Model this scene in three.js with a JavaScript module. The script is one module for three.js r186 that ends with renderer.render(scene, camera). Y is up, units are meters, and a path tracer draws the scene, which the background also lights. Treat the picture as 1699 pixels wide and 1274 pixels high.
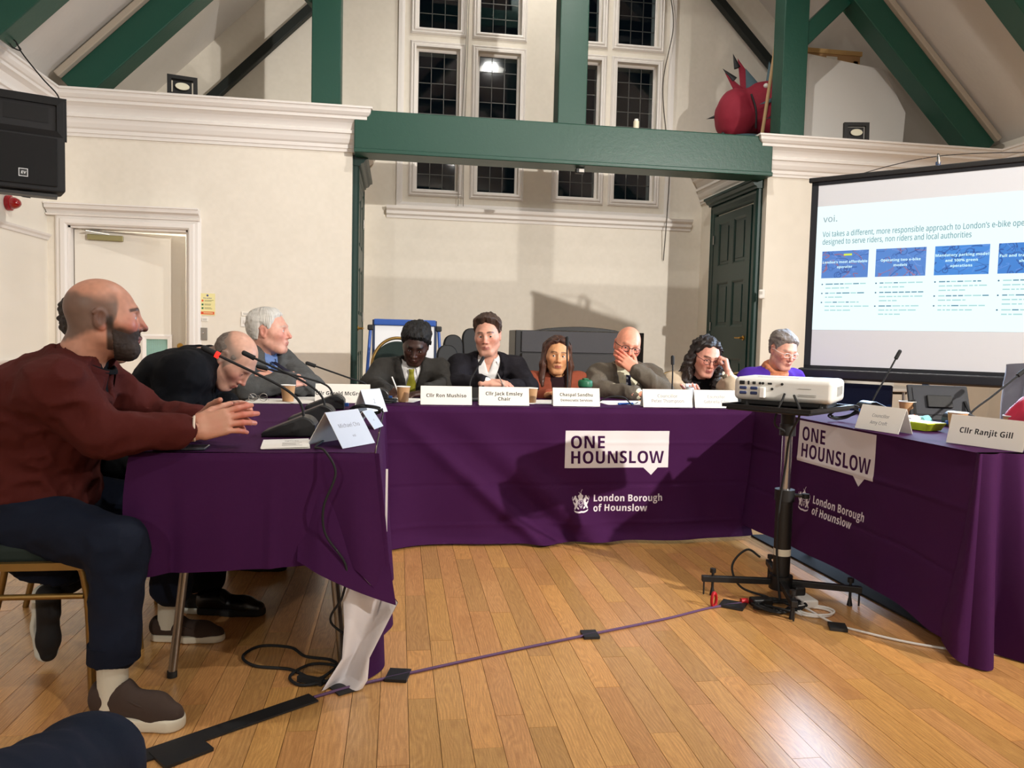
import * as THREE from 'three';
import { RoundedBoxGeometry } from 'three/addons/geometries/RoundedBoxGeometry.js';
import { mergeGeometries } from 'three/addons/utils/BufferGeometryUtils.js';
import { RectAreaLightUniformsLib } from 'three/addons/lights/RectAreaLightUniformsLib.js';

// ---------- camera, lights, exposure ----------
const scene = new THREE.Scene();
scene.background = new THREE.Color(0x05070c);          // night outside the windows
const camera = new THREE.PerspectiveCamera(2 * Math.atan(637 / 1270) * 180 / Math.PI, 1699 / 1274, 0.05, 60);
camera.position.set(0, 1.115, 0);
camera.rotation.order = 'YXZ';
camera.rotation.set(-3.47 * Math.PI / 180, -8.5 * Math.PI / 180, 0.024);
scene.add(camera);
const renderer = new THREE.WebGLRenderer({ antialias: true });
renderer.toneMapping = THREE.LinearToneMapping;
renderer.toneMappingExposure = 1.12;
renderer.shadowMap.enabled = true;
RectAreaLightUniformsLib.init();
// hall pendants hang along the ridge, floodlights sit on the side cornices
const PENDANTS = [[1.61, 6.0, -8.0, 5], [1.61, 6.0, -4.2, 24], [1.61, 6.0, 0.4, 20], [1.61, 6.0, 3.8, 8]];
const FLOODS = [[5.7, 3.5, 1.98, 215, [0.3, .8, -7.6], .53], [-2.9, 3.18, 4.4, 30, [2.6, 1.2, -8.0], .6]];
const LAMP_COLOR = new THREE.Color(1.0, 0.955, 0.89);

// ---------- helpers ----------
const V = (x, y, z) => new THREE.Vector3(x, y, z);
function RNG(seed) { let s = seed >>> 0; return () => { s = (s + 0x6D2B79F5) >>> 0; let t = s; t = Math.imul(t ^ (t >>> 15), t | 1); t ^= t + Math.imul(t ^ (t >>> 7), t | 61); return ((t ^ (t >>> 14)) >>> 0) / 4294967296; }; }
const rnd = RNG(20241);
const taken = {};
function numbered(name) { const n = taken[name] = (taken[name] ?? -1) + 1; return n ? name + '_' + String(n).padStart(3, '0') : name; }
function obj(name, geo, mat, parent) {
  const g = Array.isArray(geo) ? merge(geo) : geo;
  const m = new THREE.Mesh(g, mat); m.castShadow = m.receiveShadow = true;
  m.name = parent ? name : numbered(name); (parent || scene).add(m); return m;
}
function merge(list) {
  const gs = list.map((g) => { let q = g.index ? g.toNonIndexed() : g; for (const k of Object.keys(q.attributes)) if (!['position', 'normal', 'uv'].includes(k)) q.deleteAttribute(k); if (!q.attributes.uv) q.setAttribute('uv', new THREE.BufferAttribute(new Float32Array(q.attributes.position.count * 2), 2)); return q; });
  return mergeGeometries(gs);
}
function tag(o, label, category, group, kind) { o.userData.label = label; o.userData.category = category; if (group) o.userData.group = group; if (kind) o.userData.kind = kind; return o; }
function thing(name, label, category, pos = [0, 0, 0], turn = 0, group) {
  const o = new THREE.Group(); o.name = numbered(name); o.position.set(...pos); o.rotation.y = turn; scene.add(o); return tag(o, label, category, group);
}
function struct(name, geo, mat, label, category) { const m = obj(name, geo, mat); tag(m, label, category); m.userData.kind = 'structure'; return m; }
function structGroup(name, label, category) { const g = new THREE.Group(); g.name = numbered(name); scene.add(g); tag(g, label, category); g.userData.kind = 'structure'; return g; }
const copies = (o, label) => { const c = o.clone(); c.name = numbered(o.name.replace(/_\d{3}$/, '')); c.userData = { ...o.userData }; if (label) c.userData.label = label; scene.add(c); return c; };
// geometry shorthands: boxes by centre or by bounds, cylinders, tubes, lathes
function bx(w, h, d, x = 0, y = 0, z = 0, r = 0, seg = 1) { const g = r ? new RoundedBoxGeometry(w, h, d, seg, Math.min(r, w / 2.01, h / 2.01, d / 2.01)) : new THREE.BoxGeometry(w, h, d); g.translate(x, y, z); if (r) planarUV(g); return g; }
function bb(x0, x1, y0, y1, z0, z1, r = 0) { return bx(x1 - x0, y1 - y0, z1 - z0, (x0 + x1) / 2, (y0 + y1) / 2, (z0 + z1) / 2, r); }
function planarUV(g) { const p = g.attributes.position, n = g.attributes.normal, uv = new Float32Array(p.count * 2); for (let i = 0; i < p.count; i++) { const ax = Math.abs(n.getX(i)), ay = Math.abs(n.getY(i)), az = Math.abs(n.getZ(i)); const x = p.getX(i), y = p.getY(i), z = p.getZ(i); if (ay >= ax && ay >= az) { uv[2 * i] = x; uv[2 * i + 1] = z; } else if (ax >= az) { uv[2 * i] = z; uv[2 * i + 1] = y; } else { uv[2 * i] = x; uv[2 * i + 1] = y; } } g.setAttribute('uv', new THREE.BufferAttribute(uv, 2)); return g; }
function cyl(r0, r1, h, x, y, z, seg = 16, open = false) { const g = new THREE.CylinderGeometry(r1, r0, h, seg, 1, open); g.translate(x, y, z); return g; }
function rod(a, b, r, seg = 10, r2 = r) { const d = b.clone().sub(a), L = d.length(); const g = new THREE.CylinderGeometry(r2, r, L, seg); g.applyQuaternion(new THREE.Quaternion().setFromUnitVectors(V(0, 1, 0), d.normalize())); g.translate((a.x + b.x) / 2, (a.y + b.y) / 2, (a.z + b.z) / 2); return g; }
function tube(pts, r, n = 40, seg = 8, closed = false) { const c = new THREE.CatmullRomCurve3(pts.map((p) => Array.isArray(p) ? V(...p) : p), closed); return new THREE.TubeGeometry(c, n, r, seg, closed); }
function lathe(pts, seg = 24) { return new THREE.LatheGeometry(pts.map((p) => new THREE.Vector2(...p)), seg); }
function bar(a, b, w, h, up = V(0, 1, 0), r = 0) {   // a beam of section w x h from a to b
  const d = b.clone().sub(a), L = d.length(), z = d.normalize(), x = up.clone().cross(z).normalize(), y = z.clone().cross(x);
  const g = bx(w, h, L, 0, 0, 0, r); g.applyMatrix4(new THREE.Matrix4().makeBasis(x, y, z)); g.translate(...a.clone().add(b).multiplyScalar(.5).toArray()); return g;
}
// a moulding: profile points (out, along N) swept on a polyline in the plane with normal N, mitred at its corners
function moulding(path, prof, N, closed = false) {
  const P = path.map((p) => V(...p)), n = P.length, rings = []; if (prof.reduce((q, p, i) => { const r = prof[(i + 1) % prof.length]; return q + p[0] * r[1] - r[0] * p[1]; }, 0) < 0) prof = [...prof].reverse();
  for (let i = 0; i < n; i++) {
    const prev = closed || i > 0 ? P[(i - 1 + n) % n] : null, next = closed || i < n - 1 ? P[(i + 1) % n] : null;
    const t0 = prev ? P[i].clone().sub(prev).normalize() : null, t1 = next ? next.clone().sub(P[i]).normalize() : null;
    const n0 = t0 ? t0.clone().cross(N) : null, n1 = t1 ? t1.clone().cross(N) : null;
    let o = n0 && n1 ? n0.clone().add(n1).normalize() : (n0 || n1).clone();
    if (n0 && n1) o.multiplyScalar(1 / Math.max(.3, o.dot(n0)));
    rings.push(prof.map(([a, b]) => P[i].clone().addScaledVector(o, a).addScaledVector(N, b)));
  }
  const pos = [], tri = (a, b, c) => pos.push(...a.toArray(), ...b.toArray(), ...c.toArray());
  const m = closed ? n : n - 1, k = prof.length;
  for (let i = 0; i < m; i++) { const A = rings[i], B = rings[(i + 1) % n]; for (let j = 0; j < k; j++) { const q = (j + 1) % k; tri(A[j], B[j], B[q]); tri(A[j], B[q], A[q]); } }
  if (!closed) for (const [R, f] of [[rings[0], 1], [rings[n - 1], -1]]) { const ids = THREE.ShapeUtils.triangulateShape(prof.map((p) => new THREE.Vector2(...p)), []); for (const [a, b, c] of ids) f > 0 ? tri(R[a], R[b], R[c]) : tri(R[c], R[b], R[a]); }
  const g = new THREE.BufferGeometry(); g.setAttribute('position', new THREE.Float32BufferAttribute(pos, 3)); g.computeVertexNormals(); return planarUV(g);
}
function shapeWithHoles(outer, holes, depth) { const s = new THREE.Shape(outer.map((p) => new THREE.Vector2(...p))); for (const h of holes) s.holes.push(new THREE.Path(h.map((p) => new THREE.Vector2(...p)))); return new THREE.ExtrudeGeometry(s, { depth, bevelEnabled: false }); }
const rectPts = (x0, x1, y0, y1) => [[x0, y0], [x1, y0], [x1, y1], [x0, y1]];
const clamp = (x, a = 0, b = 1) => Math.min(b, Math.max(a, x));
const sstep = (a, b, x) => { const t = clamp((x - a) / (b - a)); return t * t * (3 - 2 * t); };
const lerp = (a, b, t) => a + (b - a) * t;
// value noise
function hash3(i, j, k) { let h = Math.imul(i, 374761393) ^ Math.imul(j, 668265263) ^ Math.imul(k, 2147483647 - 1013904223); h = Math.imul(h ^ (h >>> 13), 1274126177); return ((h ^ (h >>> 16)) >>> 0) / 4294967296; }
function noise(x, y, z = 0) {
  const i = Math.floor(x), j = Math.floor(y), k = Math.floor(z); let u = x - i, v = y - j, w = z - k; u = u * u * (3 - 2 * u); v = v * v * (3 - 2 * v); w = w * w * (3 - 2 * w);
  const c = (a, b, d) => hash3(i + a, j + b, k + d);
  return lerp(lerp(lerp(c(0, 0, 0), c(1, 0, 0), u), lerp(c(0, 1, 0), c(1, 1, 0), u), v), lerp(lerp(c(0, 0, 1), c(1, 0, 1), u), lerp(c(0, 1, 1), c(1, 1, 1), u), v), w) * 2 - 1;
}
// textures
function dataTex(w, h, f, srgb = true) { const d = new Uint8Array(w * h * 4); for (let y = 0; y < h; y++) for (let x = 0; x < w; x++) { const c = f(x / w, y / h, x, y), o = (y * w + x) * 4; d[o] = c[0]; d[o + 1] = c[1]; d[o + 2] = c[2]; d[o + 3] = 255; } const t = new THREE.DataTexture(d, w, h); t.wrapS = t.wrapT = THREE.RepeatWrapping; t.magFilter = THREE.LinearFilter; t.minFilter = THREE.LinearMipmapLinearFilter; t.generateMipmaps = true; if (srgb) t.colorSpace = THREE.SRGBColorSpace; t.needsUpdate = true; return t; }
function canvasTex(w, h, draw) { const c = document.createElement('canvas'); c.width = w; c.height = h; const x = c.getContext('2d'); draw(x, w, h); const t = new THREE.CanvasTexture(c); t.colorSpace = THREE.SRGBColorSpace; t.anisotropy = 8; return t; }
const tnoise = (u, v, n, s = 0) => { const x = u * n, y = v * n, i = Math.floor(x), j = Math.floor(y); let a = x - i, b = y - j; a = a * a * (3 - 2 * a); b = b * b * (3 - 2 * b); const h = (p, q) => hash3(((p % n) + n) % n, ((q % n) + n) % n, s); return lerp(lerp(h(i, j), h(i + 1, j), a), lerp(h(i, j + 1), h(i + 1, j + 1), a), b); };
const S = (hex, rough = .6, extra = {}) => new THREE.MeshStandardMaterial({ color: hex, roughness: rough, ...extra });
const P = (o) => new THREE.MeshPhysicalMaterial(o);
function rep(t, x, y = x) { const c = t.clone(); c.repeat.set(x, y); c.needsUpdate = true; return c; }

// ---------- shared materials ----------
const plasterBump = dataTex(256, 256, (u, v) => { const n = 128 + 50 * (tnoise(u, v, 8, 1) - .5) + 60 * (tnoise(u, v, 32, 2) - .5) + 50 * (tnoise(u, v, 96, 3) - .5); return [n, n, n]; }, false);
const plasterCol = dataTex(256, 256, (u, v) => { const n = (tnoise(u, v, 4, 5) - .5) * 4 + (tnoise(u, v, 16, 6) - .5) * 3 + (tnoise(u, v, 64, 7) - .5) * 4; return [231 + n, 224 + n, 211 + n * 1.1]; });
const fabricBump = dataTex(128, 128, (u, v, x, y) => { const n = 128 + 50 * Math.sin(x * Math.PI / 2) * Math.cos(y * Math.PI / 2) + 60 * (tnoise(u, v, 64, 9) - .5); return [n, n, n]; }, false);
const M = {
  wall: new THREE.MeshStandardMaterial({ map: rep(plasterCol, .5), roughness: .85, bumpMap: rep(plasterBump, .8), bumpScale: .0008 }),
  ceiling: new THREE.MeshStandardMaterial({ color: 0xd3cdc6, roughness: .9, bumpMap: rep(plasterBump, .5), bumpScale: .004 }),
  trim: new THREE.MeshStandardMaterial({ color: 0xe8e3de, roughness: .5 }),
  whiteDoor: new THREE.MeshStandardMaterial({ color: 0xe2dcd0, roughness: .5 }),
  green: new THREE.MeshStandardMaterial({ color: 0x0d4335, roughness: .42, bumpMap: rep(plasterBump, 1.2), bumpScale: .0015 }),
  greenDoor: new THREE.MeshStandardMaterial({ color: 0x0b302b, roughness: .4 }),
  darkBar: S(0x0b1512, .6), black: S(0x0b0b0c, .5), blackGloss: S(0x08080a, .25), rubber: S(0x141415, .8),
  chrome: new THREE.MeshStandardMaterial({ color: 0xc9c9c9, roughness: .22, metalness: 1 }), steel: new THREE.MeshStandardMaterial({ color: 0x9a9690, roughness: .35, metalness: 1 }),
  brass: new THREE.MeshStandardMaterial({ color: 0xb9924a, roughness: .3, metalness: 1 }), gold: new THREE.MeshStandardMaterial({ color: 0x8a6d3a, roughness: .4, metalness: .7 }),
  white: S(0xe9e6e0, .5), paper: S(0xece8df, .75), paperBlue: S(0xe4e8ee, .75), lead: S(0x4a4a48, .5, { metalness: .6 }),
  kraft: S(0xb98e63, .8), red: S(0xb3121e, .5), blue: S(0x1f4fa0, .4),
};
// ---------- the hall ----------
const XL = -3.1, XR = 6.32, XC = 1.61, ZF = -7.4, ZB = -9.1, ZREAR = 5.2, HC = 3.18, PL = -.45, PR = 3.67;
const SLOPE = .99, roofY = (x) => 3.3 + SLOPE * (x < XC ? x - XL : XR - x), RIDGE = roofY(XC);
struct('wall_left', [bb(XL - .2, XL, 0, 3.4, ZB - .3, ZREAR)], M.wall, 'cream painted plaster wall with the wall speaker', 'wall');
struct('wall_right', [bb(XR, XR + .2, 0, 3.4, ZB - .3, ZREAR)], M.wall, 'cream painted side wall beyond the projection screen', 'wall');
struct('wall_rear', [shapeWithHoles([[XL - .2, 0], [XR + .2, 0], [XR + .2, 3.4], [XC, RIDGE + .3], [XL - .2, 3.4]], [], .2).translate(0, 0, ZREAR)], M.wall, 'cream end wall of the hall behind the seats', 'wall');
// gable end wall with the tall mullioned window
const LX = [[.155, .66], [.866, 1.372], [1.845, 2.345], [2.537, 3.045]], LY = [[2.8, 4.43], [4.64, 5.9]];
const holes = []; for (const [a, b] of LX) for (const [c, d] of LY) holes.push(rectPts(a, b, c, d));
struct('wall_back', [shapeWithHoles([[XL - .2, 0], [XR + .2, 0], [XR + .2, 3.4], [XC, RIDGE + .3], [XL - .2, 3.4]], holes, .3).translate(0, 0, ZB - .3)], M.wall, 'cream gable wall around the tall leaded window', 'wall');
for (const sgn of [-1, 1]) {
  const x0 = sgn < 0 ? XL - .25 : XR + .25, g = bar(V(x0, roofY(sgn < 0 ? XL : XR) - .25 * SLOPE, 0), V(XC, RIDGE, 0), 1, 1), L = Math.hypot(XC - x0, RIDGE - roofY(sgn < 0 ? XL : XR) + .25 * SLOPE);
  const s = new THREE.BoxGeometry(L + .2, .15, ZREAR - ZB + .6); s.rotateZ(sgn < 0 ? Math.atan(SLOPE) : -Math.atan(SLOPE)); s.translate((x0 + XC) / 2 - sgn * 0, (roofY(sgn < 0 ? XL : XR) - .25 * SLOPE + RIDGE) / 2 + .11, (ZREAR + ZB) / 2);
  struct('ceiling', [planarUV(s)], M.ceiling, sgn < 0 ? 'pale sloping ceiling above the wall speaker' : 'pale sloping ceiling above the projection screen', 'ceiling');
}
// low side rooms either side of the alcove, their flat tops a storage ledge
{
  const front = shapeWithHoles([[XL, 0], [PL, 0], [PL, HC - .02], [XL, HC - .02]], [rectPts(-2.926, -1.904, .001, 2.02)], .16).translate(0, 0, ZF - .16);
  struct('wall_side_room', [front, bb(PL - .14, PL, 0, HC - .02, ZB, ZF - .16), bb(XL, PL, HC - .14, HC - .02, ZB, ZF - .16)], M.wall, 'cream wall of the low side room with the white door', 'wall');
  struct('wall_side_room', [bb(PR, XR, 0, HC - .02, ZF - .16, ZF), bb(PR, PR + .14, 0, HC - .02, ZB, ZF - .16), bb(PR, XR, HC - .14, HC - .02, ZB, ZF - .16)], M.wall, 'cream wall of the low side room behind the screen', 'wall');
}
const CORN = [[0, -.38], [.018, -.38], [.018, -.352], [.03, -.35], [.03, -.318], [.045, -.305], [.06, -.27], [.068, -.23], [.085, -.225], [.085, -.2], [.07, -.19], [.095, -.135], [.12, -.115], [.135, -.108], [.135, -.082], [.15, -.075], [.168, -.05], [.172, -.02], [.185, -.018], [.185, 0], [0, 0]];
const UP = V(0, 1, 0);
struct('trim_1', [moulding([[XL, HC, ZREAR], [XL, HC, ZF], [PL, HC, ZF], [PL, HC, ZB]], CORN, UP)], M.trim, 'deep white stepped cornice above the white door', 'cornice');
struct('trim_2', [moulding([[PR, HC, ZB], [PR, HC, ZF], [XR, HC, ZF], [XR, HC, ZREAR]], CORN, UP)], M.trim, 'deep white stepped cornice above the projection screen', 'cornice');
// picture rail, dado and skirtings
const RAIL = [[0, -.05], [.012, -.05], [.02, -.03], [.035, -.015], [.04, 0], [0, 0]], SKIRT = [[0, 0], [.022, 0], [.022, .15], [.012, .17], [0, .175]];
struct('trim_3', [moulding([[XL, 1.93, ZREAR], [XL, 1.93, ZF]], RAIL, UP)], M.trim, 'white picture rail under the red alarm beacon', 'rail');
struct('trim_4', [moulding([[XL, .84, ZREAR], [XL, .84, ZF]], RAIL, UP)], M.trim, 'white dado rail low on the wall behind the seated man in maroon', 'rail');
struct('baseboard_left', [moulding([[XL, 0, ZREAR], [XL, 0, ZF], [-3.05, 0, ZF]], SKIRT, UP), moulding([[-1.75, 0, ZF], [PL, 0, ZF], [PL, 0, -7.5]], SKIRT, UP)], M.trim, 'white skirting board along the speaker wall', 'skirting');
// window: mullions, moulded frames, leaded panes
const paneGeo = {}, glass = P({ color: 0xdfe6ea, roughness: .04, transmission: 1, thickness: 0, ior: 1.5 });
const lightMould = [[0, 0], [0, .03], [-.02, .035], [-.035, .02], [-.05, .03], [-.066, .012], [-.066, 0]];
LX.forEach(([x0, x1], c) => LY.forEach(([y0, y1], r) => {
  const w = structGroup('window_' + (c * 2 + r + 1), ['leaded window light, first of the row, ', 'leaded window light left of the middle pier, ', 'leaded window light behind the green king post, ', 'leaded window light nearest the dragon costume, '][c].trim().replace(/,$/, '') + (r ? ', upper tier' : ', lower tier'), 'window');
  obj('frame', [moulding([[x0, y0, ZB], [x0, y1, ZB], [x1, y1, ZB], [x1, y0, ZB]], lightMould.map(([a, b]) => [a, b]), V(0, 0, 1), true)], M.trim, w);
  obj('casement', [moulding([[x0, y0, ZB - .1], [x0, y1, ZB - .1], [x1, y1, ZB - .1], [x1, y0, ZB - .1]], [[0, 0], [.03, 0], [.03, .03], [.02, .04], [0, .04]], V(0, 0, 1), true)], M.trim, w);
  const rows = r ? 7 : 9, gx0 = x0 + .03, gx1 = x1 - .03, gy0 = y0 + .03, gy1 = y1 - .03, pw = (gx1 - gx0) / 3, ph = (gy1 - gy0) / rows, key = 'p' + r;
  paneGeo[key] ??= new THREE.BoxGeometry(pw - .006, ph - .006, .004);
  for (let i = 0; i < 3; i++) for (let j = 0; j < rows; j++) { const p = obj('pane', paneGeo[key], glass, w); p.position.set(gx0 + (i + .5) * pw, gy0 + (j + .5) * ph, ZB - .08); p.rotation.set((rnd() - .5) * .012, (rnd() - .5) * .012, 0); }
  const cames = []; for (let i = 0; i <= 3; i++) cames.push(bx(.008, gy1 - gy0, .01, gx0 + i * pw, (gy0 + gy1) / 2, ZB - .08)); for (let j = 0; j <= rows; j++) cames.push(bx(gx1 - gx0, .008, .01, (gx0 + gx1) / 2, gy0 + j * ph, ZB - .08));
  obj('lead_came', cames, M.lead, w);
}));
struct('trim_5', [moulding([[.02, 2.66, ZB], [.02, 6.06, ZB], [3.18, 6.06, ZB], [3.18, 2.66, ZB]], [[0, 0], [0, .012], [-.03, .03], [-.07, .03], [-.07, 0]].map(([a, b]) => [a, b]), V(0, 0, 1), true)], M.trim, 'pale moulded surround of the tall leaded window', 'trim');
// shelf moulding under the window
struct('trim_6', [moulding([[-.16, 2.6, ZB], [3.53, 2.6, ZB]], [[0, -.13], [.015, -.13], [.02, -.1], [.05, -.085], [.055, -.05], [.09, -.03], [.1, 0], [0, 0]], UP)], M.trim, 'white moulded shelf below the leaded window', 'shelf');
// ---------- roof trusses ----------
function beamGeo(a, b, w, h, up) { return planarUV(bar(V(...a), V(...b), w, h, up ? V(...up) : V(0, 0, 1), .012)); }
function rafterPair(z, t, off, w) {   // principal rafters hung just below the ceiling, t thick, w wide
  const out = []; for (const s of [-1, 1]) { const nx = s * SLOPE / Math.hypot(1, SLOPE), ny = 1 / Math.hypot(1, SLOPE); const p0 = [s < 0 ? XL + .06 : XR - .06, 0], p1 = [XC, 0]; p0[1] = roofY(p0[0]); p1[1] = RIDGE; const o = off + t / 2; out.push(beamGeo([p0[0] - nx * o * (1), p0[1] - ny * o, z], [p1[0] - nx * o, p1[1] - ny * o, z], t, w)); } return out;
}
{
  const t = thing('roof_truss', 'dark green roof truss with the tie beam across the alcove', 'truss');
  const [ra, rb] = rafterPair(ZF - .1, .25, .1, .24); obj('rafter', ra, M.green, t); obj('rafter', rb, M.green, t); for (const g of rafterPair(ZF - .1, .06, .04, .34)) obj('batten', g, S(0xa89c8c, .8), t);
  obj('tie_beam', beamGeo([PL + .02, 2.985, ZF + .0], [PR - .02, 2.985, ZF], .36, .26, [0, 0, 1]), M.green, t);
  obj('beam_fillet', [bb(PL + .02, PR - .02, 2.775, 2.815, ZF - .15, ZF + .15, .008)], M.green, t);
  obj('post', [bb(-.83, -.565, HC - .02, 5.6, ZF - .23, ZF - .01, .01)], M.green, t);
  obj('post', [bb(3.785, 4.05, HC - .02, 5.6, ZF - .23, ZF - .01, .01)], M.green, t);
  obj('king_post', [bb(1.47, 1.75, 3.16, 7.6, ZF - .12, ZF + .1, .01)], M.green, t);
  obj('strut', [beamGeo([4.0, 4.2, ZF - .12], [4.75, 4.95, ZF - .12], .17, .16)], M.green, t);
  obj('strut', [beamGeo([-.78, 4.2, ZF - .12], [-1.53, 4.95, ZF - .12], .17, .16)], M.green, t);
  obj('collar', [beamGeo([-.7, 5.5, ZF - .12], [3.92, 5.5, ZF - .12], .22, .2, [0, 0, 1])], M.green, t);
}
for (const [z, l] of [[-6.05, 'dark green roof rafters nearer than the tie beam truss'], [-1.6, 'dark green roof rafters above the middle of the hall'], [2.2, 'dark green roof rafters over the rear of the hall']]) {
  const t = thing('roof_rafters', l, 'rafter'); const [a, b] = rafterPair(z, .25, .1, .24); obj('rafter', a, M.green, t); obj('rafter', b, M.green, t);
  obj('collar', [beamGeo([-.2, 6.05, z], [3.42, 6.05, z], .2, .18, [0, 0, 1])], M.green, t);
}
{
  const t = thing('wall_rafters', 'thin dark rafters against the gable wall', 'rafter'); const [a, b] = rafterPair(ZB + .12, .1, .42, .1); obj('rafter', a, M.darkBar, t); obj('rafter', b, M.darkBar, t);
}
// ---------- floor of oak strips ----------
const BW = .085;
const woodTex = [0, 1, 2, 3].map((s) => dataTex(128, 512, (u, v) => { const g = tnoise(u * 1, v, 4, 20 + s) * .6; const ring = Math.sin((u * 9 + g * 5 + tnoise(u, v, 2, 31 + s) * 4) * 6.283); const fine = tnoise(u, v * .25, 64, 40 + s) - .5, fleck = tnoise(u, v, 128, 50 + s) - .5; const k = ring * 7 + fine * 26 + fleck * 14; return [clamp(214 + k, 0, 255), clamp(159 + k * .95, 0, 255), clamp(97 + k * .75, 0, 255)]; }));
const woodBump = dataTex(128, 256, (u, v) => { const n = 128 + 90 * (tnoise(u, v * .25, 64, 60) - .5); return [n, n, n]; }, false);
const boardMats = []; { const r2 = RNG(5); for (let i = 0; i < 10; i++) { const k = .76 + .3 * r2(), c = new THREE.Color(k, k * (.93 + .1 * r2()), k * (.84 + .2 * r2())); boardMats.push(P({ map: woodTex[i % 4], color: c, roughness: .36, bumpMap: woodBump, bumpScale: .0003, clearcoat: .6, clearcoatRoughness: .22 })); } }
const subfloor = struct('floor', [bb(XL, XR, -.2, -.014, ZB, ZREAR)], S(0x2a1a0e, .9), 'floor of narrow varnished oak strips', 'floor');
{
  const r3 = RNG(77), boards = [], far = [];
  for (let x = XL; x < XR - .001; x += BW) {
    let z = ZREAR; z -= r3() * .6;
    let first = ZREAR;
    while (first > ZB + .01) { let L = Math.min(.35 + r3() * .75, first - ZB); if (first === ZREAR) L = ZREAR - z + .1; boards.push([x, first - L, first, Math.min(BW, XR - x), Math.floor(r3() * 10), r3()]); first -= L; }
  }
  const vis = (b) => { const cx = b[0] + b[3] / 2, cz = (b[1] + b[2]) / 2; if (b[1] > -1.5) return 0; const d = -cz; const xa = cx / d; if (xa < -.5 || xa > .86) return 0; return 1 / (d * d); };
  const hid = (b) => { const cx = b[0], cz = (b[1] + b[2]) / 2; return (cz < -4.25) || (cx > 2.15 && cz < -2.4) || (cx > -.8 && cx < -.15 && cz < -3.2) || (cx < -1.6 && cz > -2.4); };
  boards.map((b) => [b, hid(b) ? vis(b) * .02 : vis(b)]).sort((p, q) => q[1] - p[1]).forEach(([b, v], i) => {
    const [x, z0, z1, w, mi, q] = b, g = new THREE.BoxGeometry(w - .0016, .014, z1 - z0 - .0012), uv = g.attributes.uv, p = g.attributes.position;
    for (let k = 0; k < p.count; k++) uv.setXY(k, (p.getX(k) + w / 2) / .12 + q * 3, (p.getZ(k)) / .5 + q * 7);
    g.translate(x + w / 2, -.007 - (q * .0006), (z0 + z1) / 2);
    if (i < 298) { obj('floor_board', g, boardMats[mi], subfloor); } else (far[mi] ??= []).push(g);
  });
  far.forEach((gs, i) => { const m = obj('floor_boards', gs, boardMats[i], subfloor); m.userData.kind = 'stuff'; });
}
// ---------- lamps of the hall ----------
for (const [x, y, z, I] of PENDANTS) {
  const t = thing('pendant_lamp', 'white dome pendant lamp hanging ' + (z < -6 ? 'between the tie beam truss and the window' : z < -2 ? 'above the open floor between the tables' : z < 2 ? 'above the front row of seats' : 'at the rear of the hall'), 'lamp', [x, y, z], 0, 'pendant lamps along the ridge');
  obj('shade', [lathe([[.03, .2], [.1, .17], [.19, .06], [.22, 0], [.215, 0], [.185, .055], [.098, .16], [.03, .19]], 28)], M.white, t);
  obj('cord', [cyl(.006, .006, RIDGE - y - .25, 0, (RIDGE - y) / 2 + .05, 0, 8)], M.black, t);
  obj('bulb', [new THREE.SphereGeometry(.05, 20, 14).translate(0, .07, 0)], new THREE.MeshStandardMaterial({ color: 0xffffff, emissive: LAMP_COLOR, emissiveIntensity: 14 }), t);
  const l = new THREE.PointLight(LAMP_COLOR, I); l.position.set(0, .07, 0); l.castShadow = true; l.shadow.radius = 2.5; t.add(l);
}
function floodlight(pos, turn, tilt, label, lit) {
  const t = thing('floodlight', label, 'floodlight', pos, turn); if (!lit) t.scale.setScalar(.78);
  const h = new THREE.Group(); h.name = 'head'; h.position.y = .115; h.rotation.x = tilt; t.add(h);
  obj('housing', [moulding([[-.115, -.085, -.02], [.115, -.085, -.02], [.115, .085, -.02], [-.115, .085, -.02]], [[0, 0], [0, .05], [-.045, .05], [-.045, 0]].map(([a, b]) => [-a, b]), V(0, 0, 1), true), bx(.2, .15, .02, 0, 0, -.012)], M.black, h);
  obj('lens', [cyl(.06, .06, .012, 0, 0, 0, 28).rotateX(Math.PI / 2).scale(1.25, .72, 1).translate(0, 0, .022)], lit ? new THREE.MeshStandardMaterial({ color: 0xffffff, emissive: LAMP_COLOR, emissiveIntensity: 12 }) : S(0xd8d4bd, .35), h);
  obj('bracket', [bx(.012, .12, .025, -.13, .06, 0), bx(.012, .12, .025, .13, .06, 0), bx(.27, .01, .05, 0, .005, 0)], M.black, t);
  if (lit) { const [I, aim, cone] = lit, l = new THREE.SpotLight(LAMP_COLOR, I, 0, cone, .75); l.castShadow = true; l.shadow.radius = 3; l.position.set(0, 0, .07); h.add(l); scene.add(l.target); l.target.position.set(...aim); l.target.name = 'floodlight_aim'; }
  return t;
}
floodlight([-1.94, HC, ZF + .06], .28, -.25, 'small black floodlight, tilted back, on the cornice above the white door');
floodlight([4.56, HC, ZF + .08], -.2, -.06, 'small black floodlight on the cornice in front of the white board');
for (const [x, y, z, I, aim, cone] of FLOODS) { const a = Math.atan2(aim[0] - x, aim[2] - z), tl = Math.atan2(y - aim[1], Math.hypot(aim[0] - x, aim[2] - z)); floodlight([x, y, z], a, tl, x > 0 ? 'lit floodlight clamped to a green rafter behind the seats' : 'lit floodlight on the side wall cornice left of the seats', [I, aim, cone]); }
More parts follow.
